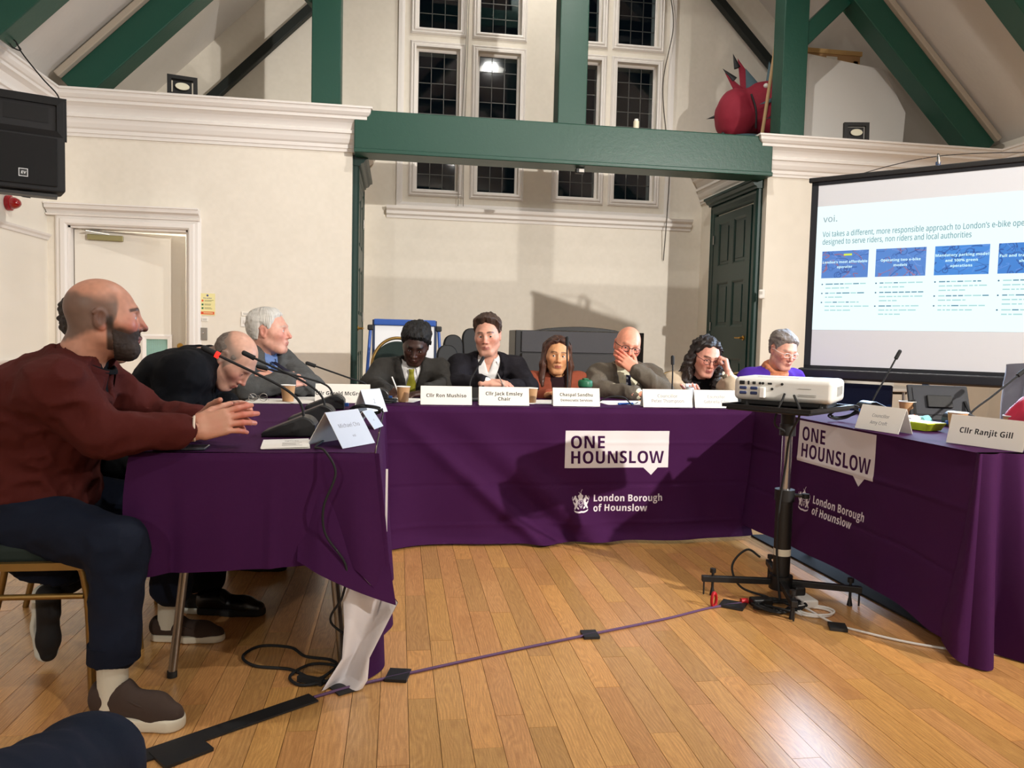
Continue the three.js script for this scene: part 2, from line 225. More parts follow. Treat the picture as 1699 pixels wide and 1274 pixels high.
{
  const t = thing('ceiling_lamp', 'round ceiling lamp inside the side room behind the white door', 'lamp', [-2.2, HC - .145, -8.3]); obj('bowl', [new THREE.SphereGeometry(.14, 24, 12, 0, 7, Math.PI / 2, Math.PI / 2).scale(1, .5, 1)], new THREE.MeshStandardMaterial({ color: 0xffffff, emissive: 0xffffff, emissiveIntensity: 3 }), t); obj('rim', [cyl(.15, .15, .02, 0, -.005, 0, 28)], M.white, t); const l = new THREE.PointLight(0xffffff, 3.5); l.position.y = -.12; l.castShadow = true; l.shadow.radius = 4; t.add(l);
}
// ---------- tables under purple cloths ----------
const TY = .74;
const clothTexBump = rep(fabricBump, 60);
const purple = 0x3a123d;
const clothMat = P({ color: purple, roughness: .8, specularIntensity: .25, sheen: .08, sheenColor: new THREE.Color(0x6a3a78), sheenRoughness: .5, bumpMap: clothTexBump, bumpScale: .0006 });
const liningMat = new THREE.MeshStandardMaterial({ color: 0xe4e0e2, roughness: .85, bumpMap: clothTexBump, bumpScale: .0004 });
const tableTopMat = S(0xb8a88c, .6);
function grid(nu, nv, f, flip) {   // f(u, v) -> [x, y, z]
  const pos = [], uv = [], idx = []; for (let j = 0; j <= nv; j++) for (let i = 0; i <= nu; i++) { const p = f(i / nu, j / nv); pos.push(p[0], p[1], p[2]); uv.push(i / nu, 1 - j / nv); }
  for (let j = 0; j < nv; j++) for (let i = 0; i < nu; i++) { const a = j * (nu + 1) + i, b = a + 1, c = a + nu + 1, d = c + 1; flip ? idx.push(a, b, c, b, d, c) : idx.push(a, c, b, b, c, d); }
  const g = new THREE.BufferGeometry(); g.setAttribute('position', new THREE.Float32BufferAttribute(pos, 3)); g.setAttribute('uv', new THREE.Float32BufferAttribute(uv, 2)); g.setIndex(idx); g.computeVertexNormals(); return g;
}
function offsetGeo(g, d) { const o = g.clone(), p = o.attributes.position, n = o.attributes.normal; for (let i = 0; i < p.count; i++) p.setXYZ(i, p.getX(i) - n.getX(i) * d, p.getY(i) - n.getY(i) * d, p.getZ(i) - n.getZ(i) * d); return o; }
function uvMetres(g, k = 1) { const p = g.attributes.position, uv = g.attributes.uv; for (let i = 0; i < p.count; i++) uv.setXY(i, (p.getX(i) + p.getZ(i)) * k, (p.getY(i) + p.getZ(i) * .3) * k); return g; }
function foldingTable(x0, x1, z0, z1, label) {
  const t = thing('folding_table', label, 'table', [(x0 + x1) / 2, 0, (z0 + z1) / 2]), w = x1 - x0, d = z1 - z0;
  obj('tabletop', [bx(w - .02, .028, d - .02, 0, TY - .024, 0, .008)], tableTopMat, t);
  const legs = w < d ? [[-.22, d / 2 - .1], [.22, d / 2 - .1], [-.22, -d / 2 + .3], [.22, -d / 2 + .3]] : [[-w / 2 + .3, .25], [w / 2 - .3, .25], [-w / 2 + .3, -.25], [w / 2 - .3, -.25]];
  for (const [lx, lz] of legs) { const l = obj('leg', [rod(V(lx * .9, TY - .04, lz), V(lx * 1.22, 0.012, lz + (w < d ? .03 : 0)), .0135, 12)], M.steel, t); obj('rubber_foot', [cyl(.016, .016, .02, lx * 1.22, .011, lz + (w < d ? .03 : 0), 12)], M.rubber, l); }
  return t;
}
foldingTable(-.79, -.08, -4.82, -2.46, 'folding table with splayed steel legs where the man in maroon sits');
foldingTable(-.06, 2.0, -4.82, -4.09, 'folding table along the alcove under the long purple cloth');
foldingTable(2.1, 2.8, -4.05, -2.5, 'folding table beside the projector stand under purple cloth');

// print on the cloth fronts: white speech box and the borough crest with its name
function drawBanner(c, w, h, mx, my) {     // mx, my: pixels per metre; the origin of the print is the box's top left corner
  c.fillStyle = '#ddd8da'; c.beginPath(); c.moveTo(0, 0); c.lineTo(.593 * mx, 0); c.lineTo(.588 * mx, .205 * my); c.lineTo(.527 * mx, .205 * my); c.lineTo(.488 * mx, .246 * my); c.lineTo(.443 * mx, .205 * my); c.lineTo(-.004 * mx, .205 * my); c.closePath(); c.fill();
  const txt = (s, x, y, px, wide, font, col) => { c.save(); c.fillStyle = col; c.font = font.replace('$', Math.round(px)); const m = c.measureText(s).width; c.translate(x, y); c.scale(wide / m, 1); c.fillText(s, 0, 0); c.restore(); };
  txt('ONE', .024 * mx, .097 * my, .096 * my, .203 * mx, 'bold $px sans-serif', '#3a123f');
  txt('HOUNSLOW', .023 * mx, .181 * my, .096 * my, .54 * mx, 'bold $px sans-serif', '#3a123f');
  txt('London Borough', .16 * mx, .392 * my, .053 * my, .398 * mx, 'bold $px sans-serif', '#ddd8da');
  txt('of Hounslow', .16 * mx, .446 * my, .053 * my, .305 * mx, 'bold $px sans-serif', '#ddd8da');
  // the crest: shield between two supporters, helm with plume, scroll
  c.save(); c.translate(.088 * mx, .39 * my); const k = my * .001; c.scale(k * mx / my, k); c.fillStyle = c.strokeStyle = '#ddd8da'; c.lineWidth = 2.4; c.lineCap = 'round';
  const e = (x, y, a, b, r = 0) => { c.beginPath(); c.ellipse(x, y, a, b, r, 0, 7); c.fill(); };
  c.beginPath(); c.moveTo(-14, -8); c.lineTo(14, -8); c.quadraticCurveTo(15, 20, 0, 32); c.quadraticCurveTo(-15, 20, -14, -8); c.stroke(); c.beginPath(); c.moveTo(-13, 4); c.lineTo(0, 14); c.lineTo(13, 4); c.stroke(); e(-6, -1, 3, 3); e(6, -1, 3, 3); e(0, 22, 3, 4);
  e(0, -20, 13, 9); c.fillRect(-15, -13, 30, 3); e(-9, -30, 7, 8, .5); e(9, -30, 7, 8, -.5); e(0, -37, 7, 10); c.beginPath(); c.moveTo(0, -44); c.lineTo(5, -60); c.lineTo(10, -66); c.stroke(); c.beginPath(); c.moveTo(-2, -44); c.lineTo(-10, -52); c.stroke();
  for (const s of [-1, 1]) { e(s * 25, -10, 8, 14, s * .3); e(s * 31, -28, 6, 7); e(s * 38, -20, 5, 12, -s * .7); e(s * 28, 12, 9, 15, -s * .35); e(s * 39, 6, 4, 12, s * .5); e(s * 20, 30, 5, 9, s * .8); e(s * 36, 28, 5, 9, -s * .4); c.beginPath(); c.moveTo(s * 44, -6); c.quadraticCurveTo(s * 54, -20, s * 46, -30); c.stroke(); }
  c.beginPath(); c.moveTo(-44, 38); c.quadraticCurveTo(-22, 52, 0, 46); c.quadraticCurveTo(22, 52, 44, 38); c.lineTo(40, 48); c.quadraticCurveTo(20, 60, 0, 55); c.quadraticCurveTo(-20, 60, -40, 48); c.closePath(); c.fill(); c.restore();
}
function bannerTex(wm, hm, ox, oy) { return canvasTex(2048, Math.round(2048 * hm / wm / 4) * 4, (c, w, h) => { c.fillStyle = '#3a123d'; c.fillRect(0, 0, w, h); c.translate(ox * w / wm, oy * h / hm); drawBanner(c, w, h, w / wm, h / hm); }); }
function clothPrinted(map) { const m = clothMat.clone(); m.color.set(0xffffff); m.map = map; m.bumpMap = rep(fabricBump, 200, 70); return m; }
const ridge = (x, c, w) => Math.exp(-(((x - c) / w) ** 2));

// long cloth along the alcove table
{
  const x0 = -.075, x1 = 2.015, W = x1 - x0, t = thing('tablecloth', 'long purple tablecloth hanging to the floor below the panel members', 'tablecloth', [(x0 + x1) / 2, 0, -4.08]), cx = (x0 + x1) / 2;
  const H = .725;
  const front = (u, v) => {
    const s = v * H, x = u * W;   // s metres down from the edge
    let out = .012 + .05 * v * v;
    const diag = x - s * 1.15;    // folds run down to the right from the corner
    out += v * (.05 * ridge(diag, .02, .07) - .03 * ridge(diag, .2, .08) + .035 * ridge(diag, .36, .1) - .012 * ridge(diag, .55, .12) + .012 * ridge(diag, .8, .2));
    out += .012 * v * Math.sin(x * 6.2 + s * 3) + .008 * v * Math.sin(x * 13 + 1) + .004 * noise(x * 9, s * 6, 3);
    out += .0035 * (ridge(s, .19, .008) - ridge(s, .42, .008) + ridge(s, .63, .01)) + .06 * ridge(x, 0, .12) * v + .03 * ridge(v, 1.02, .06);
    out -= .07 * sstep(1.6, 2.05, x) * v;
    const y = TY - .002 - s * (1 - .012 * sstep(.2, 2, x)) - (v < .03 ? 0 : 0);
    return [x0 + x - cx + .045 * v * ridge(x, 0, .15) * (1 - v * .6), y + (1 - sstep(0, .03, v)) * .002, out - .012 * (1 - sstep(0, .04, v))];
  };
  obj('front_drop', grid(260, 90, front), clothPrinted(bannerTex(W, H, .985, .123)), t).userData.label = 'front drop printed with a white speech box and crest';
  const top = uvMetres(grid(120, 40, (u, v) => { const x = u * W, z = -.76 + v * .76; return [x0 + x - cx, TY + .001 + .0016 * noise(x * 5, z * 9, 1) + .002 * ridge(x - 1.2 * z, 1.6, .03), z]; }));
  obj('top_sheet', top, clothMat, t);
  obj('back_drop', uvMetres(grid(80, 12, (u, v) => [x1 - cx - u * W, TY - v * .72, -.765 - .02 * v * (1 + Math.sin(u * 40))])), clothMat, t);
}
// cloth of the table by the projector: its face is towards the middle, the near end gathered in folds
{
  const z0 = -4.08, z1 = -2.47, D = z1 - z0, t = thing('tablecloth', 'purple tablecloth with gathered end folds beside the projector stand', 'tablecloth', [2.02, 0, (z0 + z1) / 2]), cz = (z0 + z1) / 2, H = .65;
  const face = (u, v) => { const z = u * D, s = v * H; let out = .015 + .045 * v * v + .012 * v * Math.sin(z * 5 + 1) + .006 * v * Math.sin(z * 12) + .003 * noise(z * 8, s * 6, 7) + .0025 * (ridge(s, .2, .008) - ridge(s, .43, .008)); out += .05 * sstep(1.25, 1.61, z) * v; return [-out + .07 * u, TY - s + .0 - .03 * sstep(1.2, 1.61, z) * v, z0 + z - cz]; };
  obj('front_drop', grid(200, 80, face), clothPrinted(bannerTex(D, H, .465, .008)), t).userData.label = 'front drop printed with a white speech box and crest';
  obj('top_sheet', uvMetres(grid(40, 90, (u, v) => { const x = u * .78 + .055 * v, z = z0 + v * D - cz; return [x - .01, TY + .001 + .0015 * noise(x * 6, z * 5, 4), z]; })), clothMat, t);
  obj('outer_drop', uvMetres(grid(90, 20, (u, v) => [.8 + .03 * v + .015 * v * Math.sin(u * 50), TY - v * .72, z1 - cz - u * D])), clothMat, t);
  const end = (u, v) => {   // gathered near end, hanging to the floor
    const x = u * .8, s = v * .735, f = Math.sin(x * 30 + .8) * .5 + .5; const amp = .02 + .075 * v; let zo = .01 + .03 * v + amp * (ridge(x, .03, .045) * 1.3 + ridge(x, .15, .035) + ridge(x, .24, .035) + ridge(x, .36, .06) + ridge(x, .55, .06)) - .03 * (v + .3) * (ridge(x, .09, .018) + ridge(x, .195, .018) + ridge(x, .3, .02));
    const xo = .055 - .085 * v * ridge(x, 0, .1) + .03 * v * Math.sin(x * 9); return [x + xo, TY - s, z1 - cz + zo];
  };
  obj('end_drop', uvMetres(grid(160, 50, end)), clothMat, t);
  obj('corner_fold', uvMetres(grid(20, 50, (u, v) => { const a = end(0, v), b = face(1, Math.min(1, v * .735 / .65)); const k = u, bulge = Math.sin(u * Math.PI) * (.02 + .03 * v); return [lerp(b[0], a[0], k) - bulge * .6, lerp(TY - v * .69, a[1], k), lerp(b[2], a[2], k) + bulge * .6]; })), clothMat, t);
}
// cloth of the left table
{
  const x0 = -.80, x1 = -.07, z1 = -2.445, t = thing('tablecloth', 'purple tablecloth, short at its end, with a white lined corner trailing on the floor', 'tablecloth', [x0, 0, z1]), W = x1 - x0;
  const ends = (u, v) => { const x = u * .8, X = u * W, len = .365 - .02 * sstep(0, .8, x) + .1 * sstep(.7, .8, x), s = v * len; let out = .006 + .03 * v + v * (.028 * ridge(x, .06, .05) - .014 * ridge(x, .13, .03) + .008 * ridge(x, .3, .05) + .01 * ridge(x, .46, .02) - .012 * ridge(x, .62, .04) + .045 * ridge(x, .74, .06)) + .004 * v * noise(x * 14, s * 5, 2); return [X + .012 * v * ridge(x, 0, .12) + .05 * v * ridge(x, .8, .1) - .02 * Math.sin(Math.PI * v) * ridge(x, 0, .08), TY - .001 - s, out - .008 * (1 - sstep(0, .05, v))]; };
  obj('end_drop', uvMetres(grid(140, 40, ends)), clothMat, t); obj('end_lining', offsetGeo(grid(70, 20, ends), .003), liningMat, t);
  obj('top_sheet', uvMetres(grid(40, 110, (u, v) => { const x = u * W, z = -2.38 + v * 2.38; return [x, TY + .001 + .0018 * noise(x * 7, z * 4, 5) + .0022 * (ridge(z + x * .25, -.42, .012) + ridge(z - x * .2, -.9, .012)), z]; })), clothMat, t);
  const side = (u, v) => { const z = -u * 1.62, s = v * .735, len = v; let out = .006 + .03 * v + v * (.055 * ridge(z, -.02, .1) + .02 * Math.sin(z * 11 + .6) * sstep(0, .3, -z) + .01 * Math.sin(z * 23)); const curl = ridge(u, 0, .045) * sstep(.45, 1, v); out -= .11 * curl; return [W + out, TY - .001 - s, z + .03 * v * ridge(z, 0, .1)]; };
  obj('side_drop', uvMetres(grid(160, 60, side)), clothMat, t); obj('side_lining', offsetGeo(grid(80, 30, side), .003), liningMat, t);
  obj('corner_seam', uvMetres(grid(8, 30, (u, v) => { const a = ends(1, v), b = side(0, Math.min(1, (TY - a[1]) / .735)); return [lerp(a[0], b[0], u) + .012 * Math.sin(u * Math.PI), lerp(a[1], b[1], u), lerp(a[2], b[2], u) + .008 * Math.sin(u * Math.PI)]; })), clothMat, t);
  obj('lining_edge', [bx(.007, .2, .004, W + .04, TY - .15, .012)], liningMat, t).userData.label = 'thin white edge of the lining';
  obj('inner_drop', uvMetres(grid(100, 16, (u, v) => [-.004 - .006 * v * Math.sin(u * 40) + .01 * v, TY - .001 - v * .34, -2.38 + u * 2.38])), clothMat, t);
  // the corner that folds over, pale lining outwards, down to the floor
  const A = [[.70, .36], [.71, .28], [.715, .2], [.71, .1], [.665, .03], [.65, .006]].map(([a, b]) => [a - .07, b]), B = [[.835, .32], [.88, .268], [.84, .19], [.795, .1], [.79, .03], [.775, .004]].map(([a, b]) => [a - .07, b]);
  const at = (T, v) => { const k = v * (T.length - 1), i = Math.min(T.length - 2, Math.floor(k)), f = k - i; return [lerp(T[i][0], T[i + 1][0], f), lerp(T[i][1], T[i + 1][1], f)]; };
  const flap = (u, v) => { const a = at(A, v), b = at(B, v); return [lerp(a[0], b[0], u), lerp(a[1], b[1], u), .02 + .035 * Math.sin(u * 7 + v * 2) * (.4 + .4 * v) + .03 * v]; };
  obj('corner_lining', uvMetres(grid(40, 60, flap)), liningMat, t).userData.label = 'white lining of the turned corner'; obj('corner_flap', offsetGeo(uvMetres(grid(40, 60, flap)), .004), clothMat, t);
  obj('corner_drop', uvMetres(grid(30, 30, (u, v) => { const a = [lerp(.5, .73, u) + .075 * v * u, TY - lerp(.04, lerp(.33, .47, u), v)]; return [a[0], a[1], .002 + .065 * v * v + .03 * Math.sin(u * 3) * v - .02 * (1 - sstep(0, .25, u))]; })), clothMat, t);
}
// ---------- name cards ----------
function cardTex(lines, col = '#f1ede4', ink = '#222', w = 512, h = 192, sizes) { return canvasTex(w, h, (c) => { c.fillStyle = col; c.fillRect(0, 0, w, h); c.fillStyle = ink; c.textAlign = 'center'; lines.forEach((s, i) => { const px = sizes?.[i] ?? 50; c.font = (ink === '#222' ? 'bold ' : '') + px + 'px sans-serif'; c.fillText(s, w / 2, h * (lines.length > 1 ? (i ? .74 : .46) : .6)); }); }); }
function nameCard(pos, turn, lines, label, o = {}) {
  const { w = .278, h = .104, ink, col = '#f1ede4', sizes, d = .06 } = o, t = thing('name_card', label, 'name card', pos, turn, 'folded name cards on the tables');
  const th = Math.asin(Math.min(.9, d / 2 / h)), mk = (s) => { const g = new THREE.BoxGeometry(w, h, .0012); g.translate(0, h / 2, 0); g.rotateX(-s * th); g.translate(0, .001, s * d / 2); return g; };
  obj('front_panel', mk(1), [0, 1, 2, 3, 4, 5].map((i) => i === 4 ? new THREE.MeshStandardMaterial({ map: cardTex(lines, col, ink, 512, Math.round(512 * h / w / 4) * 4, sizes), roughness: .75 }) : M.paper), t);
  obj('back_panel', mk(-1), M.paper, t); return t;
}
const G = '#5c5d62';
nameCard([-.293, TY + .002, -4.22], -.05, ['Cllr Gerald McGregor'], 'white name card between the grey haired man and the loops of cable', { w: .29 });
nameCard([.262, TY + .002, -4.17], 0, ['Cllr Ron Mushiso'], 'white name card beside the paper cup of the man who is writing');
nameCard([.578, TY + .002, -4.165], 0, ['Cllr Jack Emsley', 'Chair'], 'white name card marked as the chair, before the man in a dark open collar jacket', { sizes: [50, 50] });
nameCard([.985, TY + .002, -4.165], -.03, ['Chaspal Sandhu', 'Democratic Services'], 'white name card in front of the long haired woman, above the printed speech box', { w: .265, sizes: [48, 36] });
nameCard([1.512, TY + .002, -4.16], 0, ['Councillor', 'Peter Thompson'], 'white name card with grey lettering under the thin microphone of the curly haired woman', { w: .29, ink: G, sizes: [46, 46] });
nameCard([1.8, TY + .002, -4.155], 0, ['Councillor', 'Gabriella Giles'], 'white name card with grey lettering partly behind the projector', { w: .26, ink: G, sizes: [46, 46] });
nameCard([2.125, TY + .002, -3.09], -Math.PI / 2 + .22, ['Councillor', 'Amy Croft'], 'white tent card with grey lettering beside a coil of black cable', { w: .24, h: .115, d: .08, ink: G, sizes: [44, 44] });
nameCard([2.225, TY + .002, -2.6], -Math.PI / 2 + .35, ['Cllr Ranjit Gill'], 'large white name card at the near end of the table by the paper cups', { w: .285, h: .115, sizes: [54] });
nameCard([-.185, TY + .002, -2.625], .95, ['Michael Cho', 'voi'], 'pale blue tent card with faint lettering beside the hanging microphone lead', { w: .17, h: .135, d: .15, col: '#c3cbd9', ink: '#6c6c78', sizes: [60, 40] });
nameCard([-.12, TY + .002, -3.1], 1.3, ['voi'], 'narrow curled pale card lying between the two other cards', { w: .12, h: .085, d: .1, col: '#b9c2d0', ink: '#77777f', sizes: [60] });
nameCard([-.13, TY + .002, -3.72], .9, ['2'], 'pale card with a large grey figure at the table corner by the cable loops', { w: .14, h: .12, d: .1, col: '#c6ccd6', ink: '#8a8a8c', sizes: [110] });
// ---------- paper cups, beaker ----------
function paperCup(pos, label, k = 1) {
  const t = thing('paper_cup', label, 'cup', pos, 0, 'brown paper cups'); const h = .088 * k;
  obj('body', [lathe([[.0001, .003], [.026 * k, .003], [.026 * k, 0], [.028 * k, 0], [.0375 * k, h - .004]], 28)], M.kraft, t);
  obj('rim', [new THREE.TorusGeometry(.0378 * k, .0022, 8, 28).rotateX(Math.PI / 2).translate(0, h - .003, 0)], M.white, t);
  obj('inside', [lathe([[.0365 * k, h - .004], [.027 * k, .006], [.0001, .006]], 28)], M.white, t); return t;
}
paperCup([-.571, TY + .012, -4.15], 'brown paper cup on the clipboard of the grey haired man');
paperCup([.031, TY + .003, -4.3], 'brown paper cup next to the hand of the man who is writing');
paperCup([.76, TY + .003, -4.33], 'brown paper cup half behind the chair card');
paperCup([2.62, TY + .003, -3.62], 'brown paper cup behind the grey lettered tent card', 1.05);
paperCup([2.44, TY + .003, -3.03], 'brown paper cup touching the lime green box', 1.06);
paperCup([2.6, TY + .003, -2.9], 'brown paper cup mostly hidden behind the large name card', 1.05);
{
  const t = thing('travel_mug', 'green lidded travel mug between the long haired woman and the man in tweed', 'mug', [1.12, TY + .003, -4.5]);
  obj('body', [lathe([[.0001, 0], [.033, 0], [.038, .085], [.038, .09]], 24)], S(0x1c2b26, .4), t); obj('sleeve', [lathe([[.0375, .045], [.0415, .046], [.0425, .078], [.0385, .079]], 24)], S(0x9fb5aa, .5), t);
  obj('lid', [lathe([[.042, .088], [.044, .092], [.044, .118], [.036, .128], [.0001, .128]], 24), bx(.03, .012, .05, .0, .132, 0, .004)], S(0x12613f, .45), t);
}
// ---------- gooseneck microphones ----------
const micBaseShape = (() => { const s = new THREE.Shape(); s.moveTo(-.1, 0); s.lineTo(.075, 0); s.lineTo(.075, .035); s.quadraticCurveTo(.06, .062, .03, .06); s.lineTo(-.085, .012); s.quadraticCurveTo(-.102, .008, -.1, 0); const g = new THREE.ExtrudeGeometry(s, { depth: .105, bevelEnabled: true, bevelSize: .006, bevelThickness: .006, bevelSegments: 2 }); g.translate(0, .006, -.0525); return g; })();
const micBaseMat = S(0x17181a, .38), ledMat = new THREE.MeshStandardMaterial({ color: 0x300404, emissive: 0xff2018, emissiveIntensity: 3 });
function mic(base, turn, neck, label, o = {}) {   // neck: world points from the socket to the capsule
  const t = thing('gooseneck_microphone', label, 'microphone', base, 0, 'gooseneck conference microphones');
  const L = neck.map((p) => V(p[0] - base[0], p[1] - base[1], p[2] - base[2])), n = L.length, e = L[n - 1], d = e.clone().sub(L[n - 2]).normalize();
  if (!o.noBase) { const b = obj('base', micBaseShape.clone().rotateY(turn), micBaseMat, t); obj('status_light', [new THREE.SphereGeometry(.0035, 10, 8).translate(-.07, .027, .0).rotateY(turn)], o.lit ? ledMat : S(0x702020, .4), b); obj('cable_plug', [bx(.03, .018, .016, .085, .02, 0, .003).rotateY(turn)], S(0x2a63b8, .4), b); }
  obj('gooseneck', [tube(L, .0048, 36, 8), rod(L[0].clone().add(V(0, -.02, 0)), L[0].clone().add(V(0, .02, 0)), .009, 12)], M.rubber, t);
  const head = obj('capsule', [rod(e.clone().addScaledVector(d, -.012), e.clone().addScaledVector(d, .035), .0105, 14), new THREE.SphereGeometry(.0105, 14, 10).translate(...e.clone().addScaledVector(d, .035).toArray())], M.rubber, t);
  if (o.lit) { const q = obj('light_ring', [rod(e.clone().addScaledVector(d, -.022), e.clone().addScaledVector(d, -.008), .0112, 18)], ledMat, t); q.userData.label = 'glowing red ring'; }
  return t;
}
mic([-.37, TY + .002, -2.85], 0, [[-.335, .79, -2.85], [-.345, .852, -2.85], [-.388, .9, -2.85], [-.646, 1.036, -2.83]], 'gooseneck microphone with its red ring lit, before the man in maroon', { lit: true });
mic([-.345, TY + .002, -3.32], 0, [[-.3, .79, -3.3], [-.313, .842, -3.3], [-.363, .892, -3.3], [-.6, 1.009, -3.3]], 'gooseneck microphone between the lit one and the far black base');
mic([-.34, TY + .002, -3.88], 0, [[-.318, .79, -3.9], [-.333, .838, -3.9], [-.371, .865, -3.9], [-.646, .935, -3.9]], 'low gooseneck microphone reaching towards the grey haired man');
mic([-.13, TY + .002, -4.36], 0, [[-.15, .79, -4.34], [-.18, .84, -4.32], [-.25, .866, -4.3], [-.458, .937, -4.3]], 'gooseneck microphone leaning over the card of the grey haired man');
mic([.43, TY + .002, -4.5], Math.PI / 2, [[.425, .79, -4.53], [.427, .85, -4.54], [.46, .915, -4.55], [.486, .959, -4.56]], 'short gooseneck microphone at the chest of the man in an open white collar');
mic([1.005, TY + .002, -4.47], Math.PI / 2, [[1.01, .79, -4.5], [1.008, .9, -4.5], [1.003, 1.0, -4.5], [1.001, 1.085, -4.5]], 'upright gooseneck microphone in front of the long haired woman');
mic([1.67, TY + .002, -4.47], Math.PI / 2, [[1.668, .79, -4.5], [1.668, .85, -4.5], [1.668, .92, -4.5], [1.669, .985, -4.51]], 'upright gooseneck microphone in front of the curly haired woman');
mic([2.6, TY + .002, -3.86], Math.PI, [[2.6, .79, -3.9], [2.63, .85, -3.9], [2.68, .94, -3.9], [2.743, 1.059, -3.9]], 'gooseneck microphone rising across the bottom of the screen');
mic([2.68, TY + .002, -3.28], Math.PI, [[2.7, .775, -3.3], [2.74, .82, -3.3], [2.83, .885, -3.3], [2.975, .997, -3.3]], 'gooseneck microphone leaning over the paper cups');
// ---------- things lying on the tables ----------
const lines = (c, w, x, y, n, dy, r) => { for (let i = 0; i < n; i++) c.fillRect(x, y + i * dy, w * (.6 + .4 * r()), dy * .35); };
{
  const t = thing('leaflet', 'folded white leaflet at the table edge below the lit microphone', 'leaflet', [-.365, TY + .003, -2.605], .12);
  const tex = canvasTex(256, 192, (c) => { c.fillStyle = '#efece4'; c.fillRect(0, 0, 256, 192); c.fillStyle = '#77746e'; c.font = 'bold 22px sans-serif'; c.fillText('Agenda', 120, 60); lines(c, 120, 110, 85, 5, 16, RNG(3)); });
  obj('cover', [bx(.15, .0015, .2, 0, .004, 0).rotateZ(.02)], new THREE.MeshStandardMaterial({ map: tex, roughness: .8 }), t); obj('inner_sheet', [bx(.15, .0015, .2, .002, .001, .001)], M.paper, t);
}
{
  const t = thing('mobile_phone', 'phone lying face down by the elbow of the man in maroon', 'phone', [-.665, TY + .003, -2.5], Math.PI / 2 + .03);
  obj('case', [bx(.076, .009, .155, 0, .005, 0, .004, 3)], S(0x4b4f58, .2, { metalness: .5 }), t); obj('camera_bump', [bx(.03, .003, .032, -.016, .0105, -.05, .0014)], M.blackGloss, t);
}
{
  const t = thing('clipboard', 'clipboard with white papers in front of the grey haired man', 'clipboard', [-.62, TY + .003, -4.22], .03);
  obj('board', [bx(.36, .004, .24, 0, .002, 0, .0015)], S(0xd9d5cf, .5), t); obj('paper', [bx(.33, .003, .21, .01, .0065, .005)], M.paper, t); obj('clip', [bx(.05, .008, .06, -.14, .012, 0, .003), tube([[-.13, .01, .03], [-.15, .04, .025], [-.155, .035, -.02], [-.13, .01, -.03]], .0022, 24, 6)], M.chrome, t);
}
{
  const t = thing('reading_glasses', 'folded thin rimmed reading glasses on the clipboard', 'glasses', [-.72, TY + .012, -4.13], .3);
  for (const s of [-1, 1]) obj('lens_rim', [new THREE.TorusGeometry(.02, .0016, 6, 20).translate(s * .027, .02, 0)], M.steel, t);
  obj('bridge', [tube([[-.008, .024, 0], [0, .028, 0], [.008, .024, 0]], .0015, 8, 6)], M.steel, t); obj('temple', [rod(V(-.047, .024, 0), V(.06, .004, -.03), .0015, 6)], M.steel, t); obj('temple', [rod(V(.047, .024, 0), V(-.06, .004, -.04), .0015, 6)], M.steel, t);
}
for (const [x, z, a, l, w] of [[-.48, -4.42, .2, 'loose sheet of paper behind the cup on the clipboard', .21], [.02, -4.42, -.3, 'sheet of paper under the writing hand', .2], [.84, -4.4, .1, 'white papers between the chair card and the long haired woman', .24], [1.33, -4.4, .08, 'white papers under the forearm of the man in tweed', .3], [1.6, -4.45, -.1, 'buff folder in front of the curly haired woman', .26]]) { const t = thing('paper_sheet', l, 'paper', [x, TY + .003, z], a); obj('sheet', [bx(w, .0014, .29 * .9, 0, .001, 0)], l.includes('buff') ? S(0xd9a878, .8) : M.paper, t); obj('under_sheet', [bx(w, .001, .25, .008, 0, .006)], M.paper, t); }
{
  const t = thing('mobile_phone', 'pale phone held upright by the curly haired woman', 'phone', [1.79, TY + .055, -4.47], .15); obj('case', [bx(.072, .008, .14, 0, 0, 0, .004, 2).rotateX(1.1)], S(0xc7ccd2, .25), t); obj('camera_bump', [bx(.026, .004, .03, -.018, .044, .0, .001).rotateX(.0)], S(0x9aa0a8, .2), t);
}
{
  const t = thing('drink_can', 'small pale can beside the phone of the curly haired woman', 'can', [1.735, TY + .003, -4.38]); obj('body', [lathe([[.0001, 0], [.022, 0], [.026, .008], [.026, .092], [.02, .1], [.0001, .1]], 22)], S(0xc9cdd0, .3, { metalness: .5 }), t); obj('lid', [cyl(.021, .021, .003, 0, .1, 0, 20)], M.chrome, t);
}
{
  const t = thing('tablet', 'dark tablet lying behind the projector card', 'tablet', [1.93, TY + .003, -4.4], .05); obj('case', [bx(.25, .012, .18, 0, .05, 0, .005).rotateX(.35)], M.black, t); obj('screen_glass', [bx(.23, .002, .16, 0, .0575, 0).rotateX(.35)], M.blackGloss, t); obj('kick_stand', [bx(.2, .05, .004, 0, .025, -.06)], M.black, t);
}
{
  const t = thing('tablet', 'tablet computer in a rugged black case on its kickstand', 'tablet', [2.74, TY + .003, -3.52], 2.8);
  const tl = (g) => g.translate(0, 0, 0).rotateX(.5); obj('rugged_case', [tl(bx(.29, .2, .014, 0, .1, 0, .007))], S(0x12151c, .55), t); obj('back_plate', [tl(bx(.24, .15, .004, 0, .105, -.009))], S(0x1d1f27, .6), t); obj('screen_glass', [tl(bx(.26, .17, .002, 0, .1, .008))], M.blackGloss, t);
  obj('hand_strap', [tl(bx(.12, .07, .014, 0, .1, -.018, .006))], M.black, t); for (const s of [-1, 1]) obj('kick_stand', [bar(V(s * .12, .1, .04), V(s * .135, .003, -.06), .012, .008)], M.black, t);
}
